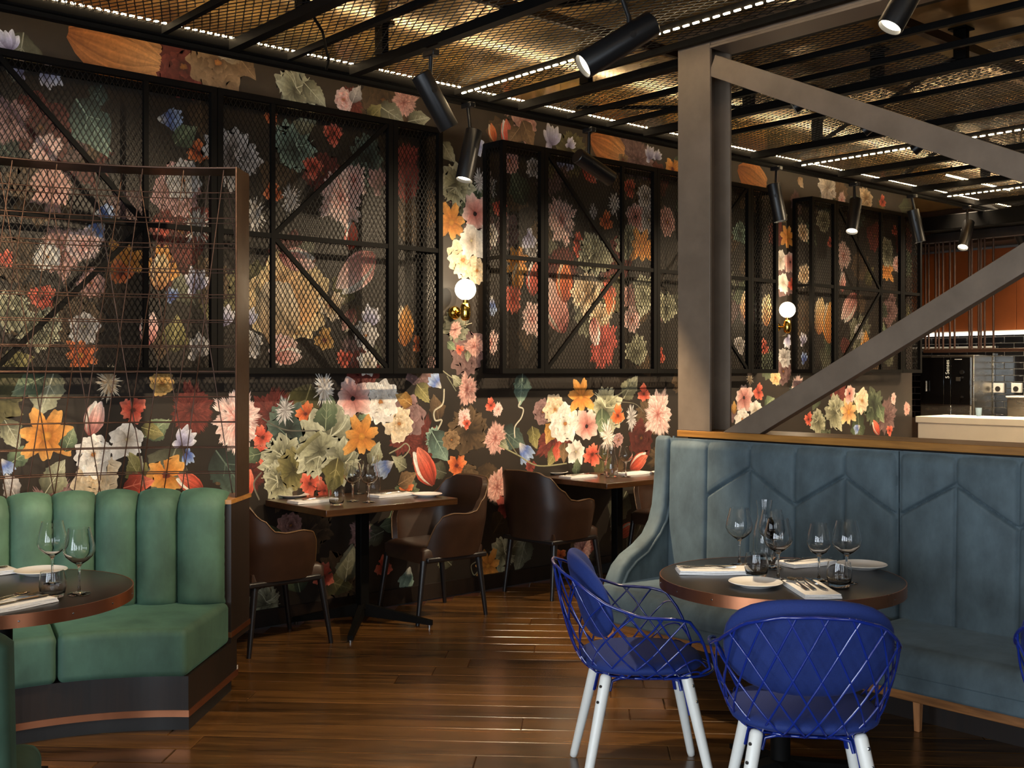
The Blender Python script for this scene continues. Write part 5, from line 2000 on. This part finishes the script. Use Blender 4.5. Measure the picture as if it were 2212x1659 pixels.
# orange panels
for k in range(9):
    y0 = 4.4 + k * .42
    pn = MB().box(KX - .03, KX + .011, y0 + .002, y0 + .418, 1.98, 2.92).build('orange_panel', M['orange'], bevel=.003)
    tag(pn, 'tall burnt-orange wall panel above the kitchen tiles, %s from the right' % ('first second third fourth fifth sixth seventh eighth ninth'.split()[k]), 'panel', 'orange kitchen wall panels')
bh = tag(MB().box(KX - .5, KX + .011, 2.0, 8.85, 2.95, CZ - .002).build('bulkhead', M['darkwood'], bevel=.004), 'dark boxed bulkhead above the orange kitchen panels', 'bulkhead')
tb = thing('tube_lamp', 'white fluorescent tube lamp running along the top of the kitchen tiles', 'lamp', (KX - .05, 6, 1.93), world=True)
MB().tube([(KX - .04, 4.5, 1.945), (KX - .04, 7.3, 1.945)], .018, 12).build('tube', M['tubelight'], tb, smooth=50)
MB().box(KX - .03, KX - .001, 4.4, 7.4, 1.955, 1.978).build('tube_housing', M['plastic'], tb)


def onk(px_, py_, x):
    r = (px_ - 1106) / F
    dx, dy = C(r, 1.0)
    t = x / dx
    return (t * dy, CAMH + (HZ - py_) * t / F)


XO = 12.1
oy1, oz1 = onk(1988, 768, XO)
oy0, _ = onk(2104, 768, XO)
ym1, _ = onk(2041, 768, XO)
ym0, _ = onk(2056, 768, XO)
ov = thing('combi_oven', 'tall stainless combi oven with black glass door beyond the kitchen counter', 'oven', (XO + .25, (oy0 + oy1) / 2, .9), world=True)
MB().box(XO, KX - .02, oy0, oy1, .9, oz1).build('body', M['stainless'], ov, bevel=.006)
dr = MB().box(XO - .022, XO - .001, ym1 + .002, oy1 - .015, 1.13, oz1 - .025).build('door', M['ovenglass'], ov, bevel=.004)
MB().tube([(XO - .05, oy1 - .10, 1.28), (XO - .05, oy1 - .10, 1.40)], .014, 10).build('handle', M['stainless'], dr, smooth=50)
st_ = MB().box(XO - .020, XO - .001, ym0 + .002, ym1 - .002, 1.13, oz1 - .025).build('lettered_strip', M['ovenglass'], ov, bevel=.003)
cpn = MB().box(XO - .020, XO - .001, oy0 + .035, ym0 - .004, 1.13, oz1 - .025).build('control_panel', M['ovenglass'], ov, bevel=.003)
MB().box(XO - .022, XO - .0195, ym0 - .11, ym0 - .06, 1.40, 1.445).build('display', M['stainless'], cpn)
MB().box(XO - .022, XO - .0195, ym0 - .13, ym0 - .045, oz1 - .052, oz1 - .046).build('badge', M['plastic'], cpn)
for zk, rk_ in ((1.50, .024), (1.44, .012), (1.22, .012)):
    MB().tube([(XO - .02, ym0 - .13, zk), (XO - .032, ym0 - .13, zk)], rk_, 16).build('knob', M['bolt'], cpn, smooth=50)
for y0_, y1_ in ((ym0 + .004, oy1 - .015), (oy0 + .035, ym0 - .004)):
    MB().box(XO - .014, XO - .001, y0_, y1_, .93, 1.12).build('drawer_front', M['stainless'], ov, bevel=.004)
py0 = oy0


def text(body, size, loc, rot, parent, m):
    cu = bpy.data.curves.new('lettering', 'FONT')
    cu.body = body
    cu.size = size
    cu.extrude = .001
    cu.align_x = 'CENTER'
    ob = bpy.data.objects.new('lettering', cu)
    COL.objects.link(ob)
    dg = bpy.context.evaluated_depsgraph_get()
    me_ = bpy.data.meshes.new_from_object(ob.evaluated_get(dg))
    bpy.data.objects.remove(ob)
    o = bpy.data.objects.new('lettering', me_)
    me_.materials.clear()
    me_.materials.append(m)
    COL.objects.link(o)
    o.parent = parent
    off = parent['_o']
    o.location = (loc[0] - off[0], loc[1] - off[1], loc[2] - off[2])
    o.rotation_euler = rot
    return o


text('5 Senses', .062, (XO - .0205, (ym0 + ym1) / 2 - .02, oz1 - .16), Matrix(((0, 0, -1), (0, 1, 0), (1, 0, 0))).to_euler(), ov, M['plastic'])
wr = thing('utensil_rail', 'thin white rail below the tube lamp on the kitchen tiles', 'rail', (KX - .03, 6.5, 1.79), world=True)
MB().tube([(KX - .035, 5.9, 1.79), (KX - .035, 7.3, 1.79)], .012, 10).build('rail_bar', M['plastic'], wr, smooth=50)
for y_ in (6.0, 6.6, 7.2):
    MB().box(KX - .04, KX - .001, y_ - .01, y_ + .01, 1.78, 1.80).build('rail_bracket', M['plastic'], wr)
yb, zb = onk(2145, 780, 12.55)
ya, _ = onk(2114, 780, 12.55)
ya = min(ya, py0 - .01)
tag(MB().box(12.54, 12.597, yb, ya, .9, 1.72).build('splashback', M['stainless'], bevel=.003), 'reflective steel splashback panel beside the ovens', 'splashback')
wb = thing('work_bench', 'low steel work bench in front of the kitchen tiles', 'bench', (12.3, 5.6, 0), world=True)
MB().box(11.95, KX - .02, 4.0, yb, .86, .90).build('bench_top', M['stainless'], wb, bevel=.004)
MB().box(12.0, KX - .05, 4.0, yb, 0, .86).build('bench_body', M['stainless'], wb, bevel=.004)
for k, px_ in enumerate((2158, 2197)):
    y, z = onk(px_, 838, KX - .02)
    s_ = thing('appliance_socket', 'white square wall outlet box on the black tiles, %s one' % ('left', 'right')[k], 'socket', (KX, y, z), group='white outlet boxes on the kitchen tiles', world=True)
    MB().box(KX - .05, KX - .001, y - .055, y + .055, z - .055, z + .055).build('outlet_box', M['plastic'], s_, bevel=.006)
    MB().tube([(KX - .05, y, z - .01), (KX - .056, y, z - .01)], .03, 18).build('outlet', M['dark'], s_, smooth=40)
y, z = onk(2119, 902, 11.25)
cp = MB().lathe([(.02, 0), (.026, .004), (.032, .085), (.030, .085), (.024, .008), (.002, .006)], 20).build('cup', M['cup'], smooth=50)
cp.location = (11.2, y, 1.0455)
tag(cp, 'small pale blue cup standing on the cream kitchen counter', 'cup')
y, z = onk(2205, 880, 12.2)
pt = thing('steel_container', 'tall steel container on the work bench at the right edge', 'container', (12.2, y, .9), world=True)
MB().box(12.08, 12.32, y - .1, y + .1, .901, 1.22).build('container_body', M['stainless'], pt, bevel=.01)
MB().box(12.07, 12.33, y - .11, y + .11, 1.2205, 1.24).build('container_lid', M['plastic'], pt, bevel=.004)
# hanging rack of brown rods above the counter
rk = thing('hanging_rack', 'hanging rack of thin brown vertical rods above the kitchen counter', 'rack', (11.05, 5.4, 1.72), world=True)
zr0, zr1 = 1.74, 2.86
for px_ in (1999, 2006, 2021, 2028, 2037, 2052, 2062, 2094, 2099, 2114, 2119, 2127, 2146):
    y, _ = onk(px_, 700, 11.05)
    MB().tube([(11.05, y, zr0), (11.05, y, zr1)], .011, 8).build('rod', M['rodbrown'], rk, smooth=50)
ya, _ = onk(1996, 700, 11.05)
MB().box(11.03, 11.07, 3.0, ya, zr0 - .035, zr0).build('bottom_rail', M['rodbrown'], rk, bevel=.003)
MB().box(11.0, 11.1, 3.0, ya, 2.86, 2.95).build('top_rail', M['darkwood'], rk, bevel=.003)
tag(MB().box(10.76, 11.16, 2.4, 5.84, 2.955, 3.10).build('pass_bulkhead', M['black'], bevel=.004), 'black boxed beam above the hanging rods of the kitchen pass', 'beam')
area_light('kitchen_fill', (11.5, 5.3, 3.1), (11.0, 5.3, 0), .3, 2.0, 190, (1.0, .80, .55)).data.spread = math.radians(95)  # added fill light without a fixture, brightens the kitchen counter

for o in list(bpy.data.objects):
    if '_o' in o.keys():
        del o['_o']
